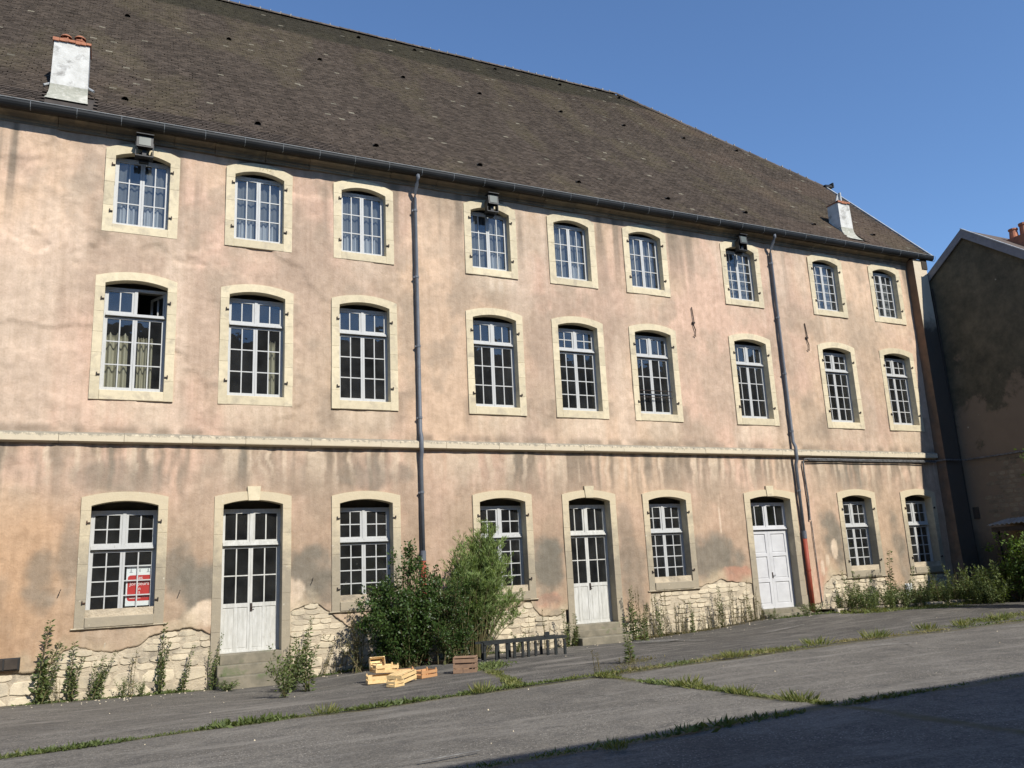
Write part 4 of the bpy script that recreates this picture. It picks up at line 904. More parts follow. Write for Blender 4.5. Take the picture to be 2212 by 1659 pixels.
# steps
def block(name, x0, x1, y0, y1, z0, z1, m, parent): return build(name, MB().cham(x0, x1, y0, y1, z0, z1, .015, .01), m, parent)
d2 = OPOBJ[('C', 1)]; 
def steps(xc_, parentw, lst):
    for (x0, x1, y0, z0, z1) in lst:
        mb = MB().quadbox(x0, x1, y0, .3, z0, z1); o_ = build('door_step', mb, M['step'], bld)
        bv = o_.modifiers.new('b', 'BEVEL'); bv.width = .015; bv.segments = 2
steps(3.04, d2, [(2.38, 3.70, -.10, -.13, .085), (2.30, 3.76, -.36, -.34, -.125), (2.30, 3.74, -.62, -.75, -.335)])
steps(12.0, OPOBJ[('C', 4)], [(11.33, 12.68, -.08, -.1, .085), (11.27, 12.76, -.20, -.22, -.06), (11.20, 12.75, -.55, -.6, -.215)])
steps(18.5, OPOBJ[('C', 6)], [(17.68, 19.35, -.12, -.2, .075), (17.6, 19.4, -.30, -.3, -.06)])

# ------------------------------------------------------------ things fixed to the building
def floodlight(x_, z_, tilt, label, big=1.0):
    t = empty('floodlight', (x_, -.02, z_-.35)); tag(t, label, 'floodlight', 'floodlights over the top windows')
    t.scale = (.9, .9, .9); a = MB(); w_ = .20*big
    a.hull([(-w_, -.38, .18), (w_, -.38, .18), (w_*.7, -.14, .20), (-w_*.7, -.14, .20), (-w_, -.34, .52), (w_, -.34, .52), (w_*.7, -.10, .40), (-w_*.7, -.10, .40)])
    h_ = build('housing', a, M['black'], t)
    b2 = MB(); b2.hull([(-w_*.72, -.386, .22), (w_*.72, -.386, .22), (w_*.72, -.37, .22), (-w_*.72, -.37, .22), (-w_*.72, -.348, .48), (w_*.72, -.348, .48), (w_*.72, -.335, .48), (-w_*.72, -.335, .48)]); build('lens', b2, M['lampglass'], t)
    c_ = MB(); c_.quadbox(-w_-.02, -w_, -.3, -.1, -.02, .34); c_.quadbox(w_, w_+.02, -.3, -.1, -.02, .34); c_.quadbox(-w_-.02, w_+.02, -.3, .0, -.05, -.02); c_.quadbox(-.12, .12, -.1, .03, -.12, .12); c_.quadbox(-.05, .05, -.25, -.05, -.02, .2); build('bracket', c_, M['black'], t)
    vz = MB(); vz.hull([(-w_-.01, -.42, .52), (w_+.01, -.42, .52), (w_+.01, -.1, .53), (-w_-.01, -.1, .53), (-w_-.01, -.42, .54), (w_+.01, -.42, .54), (w_+.01, -.1, .55), (-w_-.01, -.1, .55)]); build('visor', vz, M['black'], t)
    return t
floodlight(.36, 11.86, 0, 'black square floodlight with large pale lens above the top-left window')
floodlight(9.34, 11.82, 0, 'black floodlight above the window just right of the first downpipe', .85)
floodlight(18.33, 11.82, 0, 'black floodlight above the window just left of the second downpipe', .85)

t = empty('poster', (.455, .345, 1.225)); tag(t, 'red and white poster behind the panes of the bottom-left window', 'poster')
pw, ph = .50, .86
build('sheet', MB().quadbox(0, pw, 0, .004, 0, ph), M['posterwhite'], t)
rp = MB(); pts = []
x0, x1, z0, z1, rr = .03, .50, .10, .645, .06
ring = [(x0, z0+rr)]+[(x0+rr-rr*math.cos(a), z0+rr-rr*math.sin(a)) for a in np.linspace(0, math.pi/2, 5)]+[(x1, z0), (x1, z1)]+[(x0+rr-rr*math.sin(a), z1-rr+rr*math.cos(a)) for a in np.linspace(0, math.pi/2, 5)]
rp.v = [(a, -.001, b_) for a, b_ in ring]; rp.f = [tuple(range(len(ring)))]; build('red_panel', rp, M['posterred'], t)
def lett(s_, size, x_, z_, m_): link('lettering', text_mesh(s_, size, .0003), m_, t, (x_, -.0025, z_), (R(90), 0, 0))
lett('Les', .10, .26, .56, M['posterwhite']); lett('Jongleurs', .105, .265, .43, M['posterwhite']); lett('n', .10, .27, .33, M['posterwhite']); lett('s', .10, .27, .255, M['posterwhite']); lett('2017', .06, .27, .13, M['posterwhite']) if False else None
sk = MB(); 
for cx_ in (.09, .265, .43): sk.quadbox(cx_-.012, cx_+.012, -.001, 0, .71, .77); sk.quadbox(cx_-.03, cx_+.03, -.0012, 0, .70, .716) if cx_ != .265 else None; sk.quadbox(cx_-.004, cx_+.004, -.0014, 0, .77, .81) if cx_ != .265 else None
build('print_mark', sk, M['postergrey'], t)
ln = MB().quadbox(.08, .30, -.0018, -.001, .155, .165); ln.quadbox(.32, .46, -.0018, -.001, .17, .178); build('print_line', ln, M['posterwhite'], t)

t = empty('meter_box', (-1.60, -.02, .12)); tag(t, 'dark metal meter box with two plates low on the wall at far left', 'meter box')
build('case', MB().cham(-.45, .2, -.06, .03, 0, .24, .01), M['black'], t); build('cover_plate', MB().cham(-.40, -.10, -.075, -.055, .02, .22, .006), M['beam'], t); build('cover_plate', MB().cham(-.07, .16, -.075, -.055, .02, .22, .006), M['beam'], t)
t = empty('notice_board', (23.4, -.55, -.1)); tag(t, 'small white notice board among the weeds under the two rightmost windows', 'sign')
build('panel', MB().quadbox(-.15, .15, 0, .015, .30, .66), M['whiteboard'], t); build('post', MB().quadbox(-.015, .015, .016, .045, -.05, .5), M['pipe'], t)
lb = MB(); lb.quadbox(-.02, .06, -.002, 0, .46, .56); build('print_mark', lb, M['postergrey'], t)
# small paper in the eighth ground-floor window
t = MB().quadbox(-.10, .10, 0, .003, 0, .30); o_ = build('paper_notice', t, M['posterwhite'], None, (21.80, .33, 1.38)); tag(o_, 'white paper sheet taped inside second ground-floor window from the right', 'paper')
# cable
t = MB(); t.tube([(20.03, -.03, 2.68), (20.06, -.04, 3.4), (20.02, -.04, 4.2), (20.02, -.05, 4.50), (20.06, -.06, 4.60), (20.2, -.07, 4.62), (23, -.07, 4.615), (26.2, -.07, 4.62), (26.3, -.42, 4.62), (26.9, -.48, 4.61), (27.1, -.6, 4.60), (27.12, -2.0, 4.60), (27.12, -5, 4.62), (27.12, -8.8, 4.62)], .028, 8)
t.tube([(20.2, -.10, 4.575), (23, -.10, 4.57), (26.2, -.10, 4.575)], .018, 6)
tag(build('cable', t, M['cable'], None), 'grey and black cables running under the stone string course to the right-hand wall', 'cable')
t = MB().tube([(20.08, -.03, 2.66), (20.10, -.03, 1.2), (20.12, -.03, .0)], .014, 6); tag(build('cable', t, M['cable'], None), 'thin grey conduit running down beside the red lower part of the right downpipe', 'cable')

# ------------------------------------------------------------ neighbour building on the right
nb_ = empty('neighbouring_building', (27.2, -4, 0)); tag(nb_, 'dark mildewed gabled building closing the yard on the right', 'building')
def nloc(o_): o_.location = (-27.2, 4, 0); return o_
XN = 27.2; NA = (-1.87, 12.66); NL = (.6, 12.66-2.47*.73); NR_ = (-9.2, 12.66-7.33*.775)
mb = MB(); ys2 = np.linspace(.6, -9.2, 60)
def ntop(y): return 12.66-(y+1.87)*.73 if y > -1.87 else 12.66+(y+1.87)*.775
for y in ys2: mb.v += [(XN, y, -.8), (XN, y, ntop(y)-.04), (XN+6.5, y, ntop(y)-.04), (XN+6.5, y, -.8)]
for i in range(59): a = 4*i; mb.f += [(a, a+4, a+5, a+1), (a+1, a+5, a+6, a+2)]
mb.f += [(0, 1, 2, 3), (236, 239, 238, 237)]
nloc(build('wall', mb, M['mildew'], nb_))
def slab(ya, za, yb, zb_, x0, x1, lo_, hi_): 
    return MB().hull([(x0, ya, za+lo_), (x1, ya, za+lo_), (x1, yb, zb_+lo_), (x0, yb, zb_+lo_), (x0, ya, za+hi_), (x1, ya, za+hi_), (x1, yb, zb_+hi_), (x0, yb, zb_+hi_)])
nl = NL; na = NA; nrr = (-9.35, ntop(-9.35))
nloc(build('roof', slab(na[0], na[1], .75, ntop(.75), XN-.06, XN+6.6, .0, .09), M['tile_one'], nb_)); nloc(build('roof', slab(nrr[0], nrr[1], na[0], na[1], XN-.06, XN+6.6, .0, .09), M['tile_one'], nb_))
nloc(build('bargeboard', slab(na[0], na[1], .78, ntop(.78), XN-.11, XN-.065, -.22, .085), M['barge'], nb_)); nloc(build('bargeboard', slab(nrr[0], nrr[1], na[0], na[1], XN-.11, XN-.065, -.24, .085), M['barge'], nb_))
nloc(build('verge_tiles', slab(nrr[0], nrr[1], na[0], na[1], XN-.13, XN+.04, .09, .13), M['zinc'], nb_))
nloc(build('downpipe', MB().tube([(XN-.05, .0-.35, 11.0), (XN-.05, -.36, 4.7), (XN-.05, -.38, .0)], .035, 8), M['beam'], nb_))
for cx_, cy_, h_ in ((29.0, -2.56, .36), (29.15, -2.86, .52)):
    pt = MB().lathe(cx_, cy_, [(.17, 12.1), (.15, 12.45), (.13, 12.45+h_*.6), (.16, 12.45+h_*.66), (.16, 12.45+h_*.8), (.12, 12.45+h_*.82), (.10, 12.3)]); nloc(build('chimney_pot', pt, M['terracotta'], nb_))
nloc(build('chimney', MB().quadbox(28.75, 29.6, -3.2, -2.3, 11.6, 12.35), M['terracotta'], nb_))
# exposed stones low on the neighbour wall
NSM = []
for q in SM:
    mm = q.copy(); mm.materials.clear(); mm.materials.append(M['darkstone']); NSM.append(mm)
k = 0
for zr in np.arange(2.45, 4.5, .155):
    y = -1.0-.25*random.random()-(.5*(zr-3.6) if zr > 3.6 else 0)
    while y > -3.9:
        w_ = random.uniform(.22, .42)
        if random.random() < .8:
            o_ = link('stone', NSM[k % 9], None, nb_, (-.005, y-w_/2+4, zr), (0, random.uniform(-.03, .03), R(-90))); o_.scale = (w_*.95, .05, .14); k += 1
        y -= w_
# dark block standing in for the shade of a hollow in the corner
nloc(build('hollow_shade_block', MB().quadbox(XN-.03, XN+.02, -.72, -.5, 2.55, 2.95), M['beam'], nb_))

# lean-to shed against it
sh = empty('lean_to', (26.2, -3.2, 0)); tag(sh, 'small lean-to with corrugated roof and dark beam at the right edge', 'shed')
mb = MB(); n_ = 60; ysn = np.linspace(-1.72, -6.5, n_*2)
for i, y in enumerate(ysn):
    zz_ = 2.30+.022*math.sin(i*math.pi/2.0)-(y+1.72)*.03; mb.v += [(26.05, y, zz_-.04), (27.18, y, zz_+.16)]
mb.f = [(2*i, 2*i+1, 2*i+3, 2*i+2) for i in range(len(ysn)-1)]
o_ = build('corrugated_roof', mb, M['corrugated'], sh, smooth=False); o_.location = (-26.2, 3.2, 0); sdm = o_.modifiers.new('s', 'SOLIDIFY'); sdm.thickness = .012
for nm, args in (('beam', (26.15, 26.27, -6.4, -1.78, 2.06, 2.20)), ('post', (26.16, 26.26, -1.98, -1.86, -.3, 2.06)), ('post', (26.16, 26.26, -6.3, -6.18, -.3, 2.06))):
    o_ = build(nm, MB().quadbox(*args), M['beam'], sh); o_.location = (-26.2, 3.2, 0)

# building across the yard behind the camera: it throws the foreground shade and shows in the panes
op = empty('opposite_building', (0, -22, 0)); tag(op, 'plain rendered range of buildings across the yard, behind the viewer', 'building')
mb = MB(); mb.quadbox(-30, 60, -43.5, -21.75, -1, 7.69, ('f',)); o_ = build('wall', mb, M['farwall'], op); o_.location = (0, 22, 0)
mb = MB(); mb.prism_x([(-21.3, 7.70), (-21.3, 7.80), (-33, 17.45), (-44, 8.0), (-44, 7.7)], -30.4, 60.4)
o_ = build('roof', mb, M['roofdeck'], op); o_.location = (0, 22, 0)
wm = MB(); wm.quadbox(-.5, .5, -.02, .05, 0, 1.6); WMm = wm.mesh('window'); WMm.materials.append(M['glass'])
for k in range(-6, 12):
    for z in (.9, 4.2): link('window', WMm, None, op, (k*3.2, .24+.02, z))

# ------------------------------------------------------------ crates
def crate(name_mat, sx, sy, sz, rows_, solid=False):
    """returns a list of (name, mesh) parts around the origin, base at z=0"""
    P_ = []
    th_ = .007; h_ = sz/rows_*.72
    for k in range(rows_):
        z = .008+k*sz/rows_
        for y_ in (-sy/2, sy/2-th_): P_.append(('side_slat', MB().quadbox(-sx/2, sx/2, y_, y_+th_, z, z+h_)))
        for x_ in (-sx/2+.0, sx/2-th_): P_.append(('end_slat', MB().quadbox(x_, x_+th_, -sy/2+th_, sy/2-th_, z, z+h_)))
    nbs = max(3, int(sy/.075))
    for k in range(nbs): y_ = -sy/2+.01+k*(sy-.02)/nbs; P_.append(('base_slat', MB().quadbox(-sx/2+th_, sx/2-th_, y_, y_+(sy-.02)/nbs*.72, 0, .006)))
    for x_ in (-1, 1):
        for y_ in (-1, 1):
            cx_, cy_ = x_*(sx/2-.02), y_*(sy/2-.02); P_.append(('corner_post', MB().quadbox(cx_-.012, cx_+.012, cy_-.012, cy_+.012, 0, sz+.018)))
    return P_
def put_crate(label, mt, dims, loc, rot, rows_=2):
    t = empty('crate', loc); t.rotation_euler = rot; tag(t, label, 'crate', 'wooden crates dumped by the shrub')
    for nm, mb in crate(mt, *dims, rows_): build(nm, mb, M[mt], t)
    return t
gy = lambda x_, y_, dz=0: (x_, y_, G(x_, y_)+.005+dz)
put_crate('pale crate with orange lower slats, leftmost and flat under the standing crate', 'wood', (.50, .32, .15), gy(4.90, -3.62), (0, 0, R(-8)))
put_crate('pale crate lying across the middle of the heap, open side up', 'wood', (.48, .32, .16), gy(5.05, -3.40, .155), (0, R(4), R(6)))
put_crate('small pale crate standing on end, topmost of the heap', 'wood', (.30, .22, .14), gy(4.93, -3.30, .31), (R(62), 0, R(-4)), 2)
put_crate('pale crate turned upside down with slatted base up, front of the heap', 'wood', (.50, .33, .17), gy(5.12, -4.28, .19), (R(180), R(-6), R(38)))
put_crate('little pale crate on the asphalt, nearest the yard', 'wood', (.26, .20, .11), gy(4.86, -4.72), (0, 0, R(30)))
put_crate('orange crate with solid ends at right of the heap', 'woodred', (.40, .30, .15), gy(5.72, -3.86), (0, 0, R(22)))
put_crate('orange crate half hidden between pale heap and the other orange crate', 'woodred', (.34, .28, .17), gy(5.47, -3.45), (0, 0, R(-15)))
t = put_crate('weathered brown deep crate standing alone under the pale shrub', 'woodgrey', (.46, .36, .29), gy(6.55, -3.95), (0, 0, R(-28)), 3)
for k in range(4):
    if k != 1: build('lid_slat', MB().quadbox(-.23, .23, -.18+k*.09, -.18+k*.09+.075, .292, .30), M['woodgrey'], t)
# metal rack / bench frame
t = empty('bench_frame', (8.75, -2.1, G(8.75, -2.1))); tag(t, 'low dark metal bench frame with many legs between crates and second door', 'bench frame')
def rk(n_, mb): o_ = build(n_, mb, M['rack'], t); return o_
for (x0_, y0_, x1_, y1_) in ((-1.0, -.05, .98, -.3), (-1.02, .42, .95, .22)): 
    m_ = MB(); m_.hull([(x0_, y0_, .33), (x1_, y1_, .36), (x1_, y1_+.05, .36), (x0_, y0_+.05, .33), (x0_, y0_, .38), (x1_, y1_, .41), (x1_, y1_+.05, .41), (x0_, y0_+.05, .38)]); rk('rail', m_)
m_ = MB(); m_.hull([(-1.0, 0, .381), (.98, -.25, .411), (.95, -.1, .411), (-1.02, .12, .381), (-1.0, 0, .392), (.98, -.25, .422), (.95, -.1, .422), (-1.02, .12, .392)]); rk('slatted_top', m_)
for u_, b2 in ((.0, 0), (.07, 1), (.14, 0), (.26, 1), (.27, 0), (.36, 0), (.40, 1), (.46, 0), (.53, 0), (.62, 0), (.77, 0), (.80, 1), (.87, 0), (.985, 0), (.99, 1)):
    x_ = -.98+1.94*u_; y_ = -.03-.25*u_+(.45 if b2 else 0); m_ = MB(); m_.quadbox(x_-.028, x_+.028, y_-.0, y_+.04, -.06, .34); rk('leg', m_)
m_ = MB(); m_.quadbox(.46, .58, -.2, -.17, .41, .52); rk('bracket', m_)

# kerb stones and bed at the right
kst = [(20.3, -.9), (21.3, -1.15), (22.3, -1.35), (23.3, -1.5), (24.3, -1.6), (25.3, -1.68), (26.2, -1.75)]
for k, (x_, y_) in enumerate(kst):
    o_ = build('kerb_stone', MB().cham(-.47, .47, -.08, .08, -.1, .11+.02*random.random(), .02, .03), M['limedirty'], ground, (x_, y_, G(x_, y_)+.0), (0, 0, R(-9)))
mb = MB(); 
V = []; XX, YY = np.meshgrid(np.linspace(19.9, 27.1, 40), np.linspace(-1.6, 0.0, 14)); ZZ = gz(XX, YY)+.03+.08*fbm(XX*2, YY*2, 131)-(YY < -1.3-.03*XX*0)*.03
ii = np.arange(XX.size).reshape(XX.shape); Fq = np.stack([ii[:-1, :-1], ii[:-1, 1:], ii[1:, 1:], ii[1:, :-1]], -1).reshape(-1, 4)
o_ = link('planting_bed', np_mesh('planting_bed', np.stack([XX, YY+.0-(XX-20)*.0, ZZ], -1).reshape(-1, 3), Fq, True), M['soil']); tag(o_, kind='structure')

# ------------------------------------------------------------ plants
def leaves_mesh(name, P, D, size, aspect, mt, fold=.0, cup=0.2, rnd=None, seed=0):
    """P centres (n,3), D leaf direction (n,3), size (n,), aspect width/length"""
    r = np.random.default_rng(seed); n = len(P); D = D/np.linalg.norm(D, axis=1, keepdims=True)
    A = r.normal(size=(n, 3)); S_ = np.cross(D, A); S_ /= np.linalg.norm(S_, axis=1, keepdims=True); Nn = np.cross(S_, D)
    L = size[:, None]; Wd = L*aspect
    v0 = P; v1 = P+D*L*.45-S_*Wd*.5+Nn*L*cup*.3; v2 = P+D*L; v3 = P+D*L*.45+S_*Wd*.5+Nn*L*cup*.3
    V = np.stack([v0, v1, v2, v3], 1).reshape(-1, 3); F = np.arange(4*n).reshape(-1, 4)
    me = np_mesh(name, V, F); rr = r.random(n) if rnd is None else rnd; set_rnd(me, np.repeat(rr, 4)); me.materials.append(mt); return me
def shrub(name, label, base, stems, mt, spec, seed, cat='shrub', stem_m='stem', flop=0.25):
    """stems: list of (dx,dy,height,spread end x,end y); spec: leaf n per stem, size, aspect, clump radius"""
    r = np.random.default_rng(seed); t = empty(name, base); tag(t, label, cat)
    st = MB(); P = []; D = []; SZ = []; RN = []
    for (ax, ay, ex, ey, hh) in stems:
        c0 = np.array([ax, ay, 0.]); c2 = np.array([ex, ey, hh]); c1 = (c0+c2)/2+np.array([(ax-ex)*.15, (ay-ey)*.15, hh*.18]); pts = []
        for u_ in np.linspace(0, 1, 7): pts.append((1-u_)**2*c0+2*u_*(1-u_)*c1+u_*u_*c2)
        pts = [q+r.normal(0, .015, 3)*(k > 0) for k, q in enumerate(pts)]; st.tube([tuple(q) for q in pts], .014, 5, False, .003)
        pts = np.array(pts); nbr = spec['br']
        for bq in range(nbr):
            u_ = spec.get('u0', .12)+(1-spec.get('u0', .12))*r.random()**.8; k = min(int(u_*6), 5); q0 = pts[k]+(pts[k+1]-pts[k])*(u_*6-k)
            ln_ = spec['blen']*(1.15-u_*.7)*(.5+r.random()); dr = r.normal(size=3); dr[2] = dr[2]*.4+spec.get('bup', .5); dr /= np.linalg.norm(dr)
            q1 = q0+dr*ln_; st.tube([tuple(q0), tuple((q0+q1)/2+r.normal(0, .01, 3)), tuple(q1)], .004, 3, False, .0015)
            m_ = spec['n']; uu = r.random(m_)**.7; pp = q0+(q1-q0)*uu[:, None]+r.normal(0, spec['jit'], (m_, 3)); dd = dr*spec.get('along', .6)+r.normal(size=(m_, 3))*spec.get('dr', .7); dd[:, 2] += spec.get('lup', .1)
            P.append(pp); D.append(dd); SZ.append(spec['size']*(.6+.7*r.random(m_))); RN.append(np.clip(r.random()*.5+.5*r.random(m_)+(u_-.5)*.25, 0, 1))
    build('stem', st, M[stem_m], t)
    P = np.concatenate(P); D = np.concatenate(D); SZ = np.concatenate(SZ); RN = np.concatenate(RN)
    P[:, 2] = np.maximum(P[:, 2], .01)
    link('foliage', leaves_mesh('foliage', P, D, SZ, spec['asp'], mt, rnd=RN, seed=seed), None, t)
    return t
r_ = np.random.default_rng(5)
# big dark shrub
stems = []
for k in range(62):
    a = r_.random()*2*math.pi; rad = r_.random()**.6; ex = math.cos(a)*rad*1.25; ey = math.sin(a)*rad*.85
    hh = (2.35-.85*rad**2)*(.75+.3*r_.random()); stems.append((ex*.25, ey*.25, ex, ey, hh*(1.0 if ex > -.4 else .85)*r_.uniform(.7, 1.2)))
for k in range(4): stems.append((-.1, 0, .18+r_.normal()*.06, .1, 2.75+r_.normal()*.1))
for k in range(5): stems.append((-.5, 0, -.62+r_.normal()*.1, .1, 1.75+r_.normal()*.15))
shrub('broadleaf_shrub', 'large dark green broad-leaved shrub growing behind the pale crates, hiding the red pipe end', (6.32, -1.15, G(6.32, -1.15)), stems, M['leafdark'],
      dict(br=18, blen=.34, n=16, jit=.05, size=.075, asp=.55, dr=.8, u0=.03), 5)
# willow-like pale shrub
stems = []
for k in range(90):
    a = r_.random()*2*math.pi; rad = r_.random()**.7; ex = math.cos(a)*rad*1.12+.22; ey = math.sin(a)*rad*.6
    hh = (3.1-1.1*rad**2.5-(.7 if ex > .95 else 0))*(.6+.42*r_.random()); stems.append((ex*.2, ey*.2, ex, ey, hh))
shrub('willow_shrub', 'tall pale green feathery shrub over the lower half of a window right of first downpipe', (7.98, -1.1, G(7.98, -1.1)), stems, M['leafwillow'],
      dict(br=22, blen=.40, n=16, jit=.02, size=.10, asp=.16, dr=.35, along=1.0, bup=1.1, lup=.5, u0=.28), 6)
stems = [(r_.normal()*.15, r_.normal()*.1, r_.normal()*.42, r_.normal()*.3, .6+1.35*r_.random()) for k in range(48)]
shrub('grey_leaved_shrub', 'lower dark bush filling the gap between the broad-leaved and the feathery shrub', (7.25, -1.55, G(7.25, -1.55)), stems, M['leafdark'], dict(br=13, blen=.28, n=13, jit=.045, size=.06, asp=.4, dr=.8), 8)
stems = [(r_.normal()*.1, r_.normal()*.1, r_.normal()*.3-.1, r_.normal()*.2, .6+.7*r_.random()) for k in range(12)]
shrub('dry_bush', 'thin brownish bush leaning out at the left side of the dark shrub', (5.25, -.8, G(5.25, -.8)), stems, M['leafdry'], dict(br=8, blen=.2, n=7, jit=.03, size=.05, asp=.5, dr=.8), 9)
# tree at the right edge
stems = []
for k in range(60):
    a = r_.random()*2*math.pi; rad = r_.random()**.6; stems.append((math.cos(a)*.1, math.sin(a)*.1, math.cos(a)*rad*1.1, math.sin(a)*rad*1.25, 1.0+r_.random()*5.4*(1-.3*rad)))
shrub('young_tree', 'bright green young tree at the right edge in front of the lean-to', (23.9, -6.15, G(23.9, -6.15)), stems, M['leaftree'], dict(br=16, blen=.55, n=11, jit=.07, size=.12, asp=.6, dr=.8, u0=.15), 10, cat='tree')
stems = [(r_.normal()*.2, r_.normal()*.2, r_.normal()*.55, r_.normal()*.5, .9+1.2*r_.random()) for k in range(34)]
shrub('elder_bush', 'dark leafy bush with sunlit sprays under the lean-to roof at far right', (25.6, -3.2, G(25.6, -3.2)), stems, M['leaftree'], dict(br=12, blen=.4, n=11, jit=.06, size=.10, asp=.6, dr=.8), 12)

# weed prototypes (stem + foliage meshes), then copies
def proto(kind, seed):
    r = np.random.default_rng(seed); st = MB(); P = []; D = []; SZ = []; RN = []
    if kind == 'spire':      # leafy stalks, height 1
        ns = 3
        for k in range(ns):
            lean = r.normal(0, .07, 2); hh = 1.0 if k == 0 else r.uniform(.4, .8); b0 = r.normal(0, .04, 2)
            pts = [(b0[0]+lean[0]*u_*u_, b0[1]+lean[1]*u_*u_, hh*u_) for u_ in np.linspace(0, 1, 6)]; st.tube(pts, .009, 5, False, .002)
            n = int(150*hh); u_ = r.random(n)**.9; a = r.random(n)*6.28; w_ = .03+.06*(1-u_)
            P.append(np.stack([b0[0]+lean[0]*u_**2+np.cos(a)*w_*.3, b0[1]+lean[1]*u_**2+np.sin(a)*w_*.3, hh*u_], 1)); D.append(np.stack([np.cos(a), np.sin(a), r.normal(.25, .4, n)], 1)); SZ.append((.045+.045*(1-u_))*(.5+.8*r.random(n))); RN.append(r.random(n))
        asp = .38
    elif kind == 'dry':      # thin upright dry stalk
        for k in range(4):
            lean = r.normal(0, .06, 2); hh = 1.0 if k == 0 else r.uniform(.45, .95); b0 = r.normal(0, .05, 2)
            st.tube([(b0[0]+lean[0]*u_, b0[1]+lean[1]*u_, hh*u_) for u_ in np.linspace(0, 1, 4)], .006, 4, False, .0025)
            n = int(46*hh); u_ = r.random(n); a = r.random(n)*6.28
            P.append(np.stack([b0[0]+lean[0]*u_, b0[1]+lean[1]*u_, hh*u_], 1)); D.append(np.stack([np.cos(a)*.7, np.sin(a)*.7, r.normal(.7, .3, n)], 1)); SZ.append(.05*(.5+.9*r.random(n))); RN.append(r.random(n))
        asp = .28
    elif kind == 'bushy':
        for k in range(9):
            e_ = r.normal(0, .22, 2); hh = r.uniform(.45, 1.0); st.tube([(e_[0]*u_, e_[1]*u_, hh*u_) for u_ in np.linspace(0, 1, 4)], .006, 4, False, .002)
            n = 60; u_ = r.random(n)**.7; P.append(np.stack([e_[0]*u_, e_[1]*u_, hh*u_], 1)+r.normal(0, .035, (n, 3))); D.append(r.normal(size=(n, 3))+np.array([0, 0, .3])); SZ.append(.07*(.5+.9*r.random(n))); RN.append(r.random(n))
        asp = .45
    elif kind == 'tuft':
        n = 130; a = r.random(n)*6.28; rad = r.random(n)**.6*.22; P.append(np.stack([np.cos(a)*rad, np.sin(a)*rad, 0*a], 1)); D.append(np.stack([np.cos(a)*.6+r.normal(0, .3, n), np.sin(a)*.6+r.normal(0, .3, n), .6+r.random(n)], 1)); SZ.append(.20*(.35+.9*r.random(n))); RN.append(r.random(n)); asp = .09
        st.tube([(0, 0, 0), (0, 0, .2)], .003, 3, False)
    P = np.concatenate(P); D = np.concatenate(D); SZ = np.concatenate(SZ); RN = np.concatenate(RN); P[:, 2] = np.maximum(P[:, 2], .005)
    mt = {'spire': 'leafweed', 'dry': 'leafdry', 'bushy': 'leafweed', 'tuft': 'leafgrass'}[kind]
    sm_ = st.mesh('stem'); sm_.materials.append(M['drystem' if kind == 'dry' else 'stem'])
    return sm_, leaves_mesh('foliage', P, D, SZ, asp, M[mt], rnd=RN, seed=seed)
PR = {k: [proto(k, 200+7*i+s) for i in range(3)] for s, k in enumerate(('spire', 'dry', 'bushy', 'tuft'))}
def plant(kind, x_, y_, h_, label, group, lean=0, wid=None, cat='weed'):
    sm_, fm = random.choice(PR[kind]); t = empty({'spire': 'tall_weed', 'dry': 'dry_weed', 'bushy': 'bushy_weed', 'tuft': 'grass_tuft'}[kind], (x_, y_, G(x_, y_)), None, random.random()*6.28)
    t.rotation_euler = (0, lean, 0) if lean else (0, 0, random.random()*6.28)
    w_ = wid or (h_ if kind in ('bushy', 'tuft') else .75+.25*h_); t.scale = (w_*random.uniform(.75, 1.3), w_*random.uniform(.75, 1.3), h_); tag(t, label, cat, group)
    link('stem', sm_, None, t); link('foliage', fm, None, t); return t
g1 = 'weeds along the foot of the wall left of the first door'
plant('spire', -1.05, -.16, 1.6, 'tallest dark weed spire at far left beside the meter box', g1, .09, 1.4)
plant('spire', -.98, -.15, 1.15, 'second stalk leaning beside the tallest far left weed', g1, .28)
plant('dry', -.72, -.18, .75, 'thin dry stalk right of the far left weed spire', g1)
plant('spire', -.48, -.16, 1.15, 'dark leafy weed under the left corner of the poster window', g1, .03, 1.1)
plant('spire', -.12, -.2, 1.0, 'bushy weed stalk leaning right under the poster window', g1, .3, 1.15)
plant('spire', .02, -.18, .85, 'shorter green weed beside the leaning stalk under the poster window', g1, .1)
plant('bushy', .48, -.25, .42, 'low spreading weed at the wall foot under the middle of the poster window', g1)
plant('dry', .62, -.2, .9, 'single thin stalk under the right half of the poster window', g1)
plant('bushy', .85, -.3, .38, 'low green weed clump where the wall meets asphalt right of the poster window', g1)
plant('spire', 1.18, -.16, 1.42, 'tall climbing weed on the wall right of the poster window', g1, .05, 1.2)
plant('spire', 1.62, -.15, .98, 'leafy weed between the tall climber and the first door, leaning right', g1, .18)
plant('spire', 2.22, -.16, 1.15, 'slender reddish weed hugging the left stone of the first door', g1, .05, .7)
plant('bushy', 2.40, -.3, .4, 'small green weed beside the left end of the first door steps', g1)
g2 = 'weeds between the first door and the dark shrub'
plant('spire', 4.05, -.35, 1.35, 'tall green weed right of the first door steps', g2, .05, 1.1)
plant('dry', 3.85, -.3, 1.0, 'pale stalk next to the right stone of the first door', g2)
plant('dry', 4.65, -.2, .9, 'bare brown weed against the exposed stones left of the dark shrub', g2, .3)
plant('dry', 5.0, -.2, .7, 'dry weed just left of the dark shrub', g2, .2)
plant('bushy', 3.35, -2.9, .95, 'big green weed growing out of the asphalt in front of the first door steps', g2, 0, 1.0)
plant('bushy', 3.05, -3.9, .75, 'leafy weed clump in asphalt, nearer the yard, in front of the first door', g2, 0, .9)
plant('bushy', 3.55, -2.3, .55, 'low weed at the lower right corner of the first door steps', g2, 0, .8)
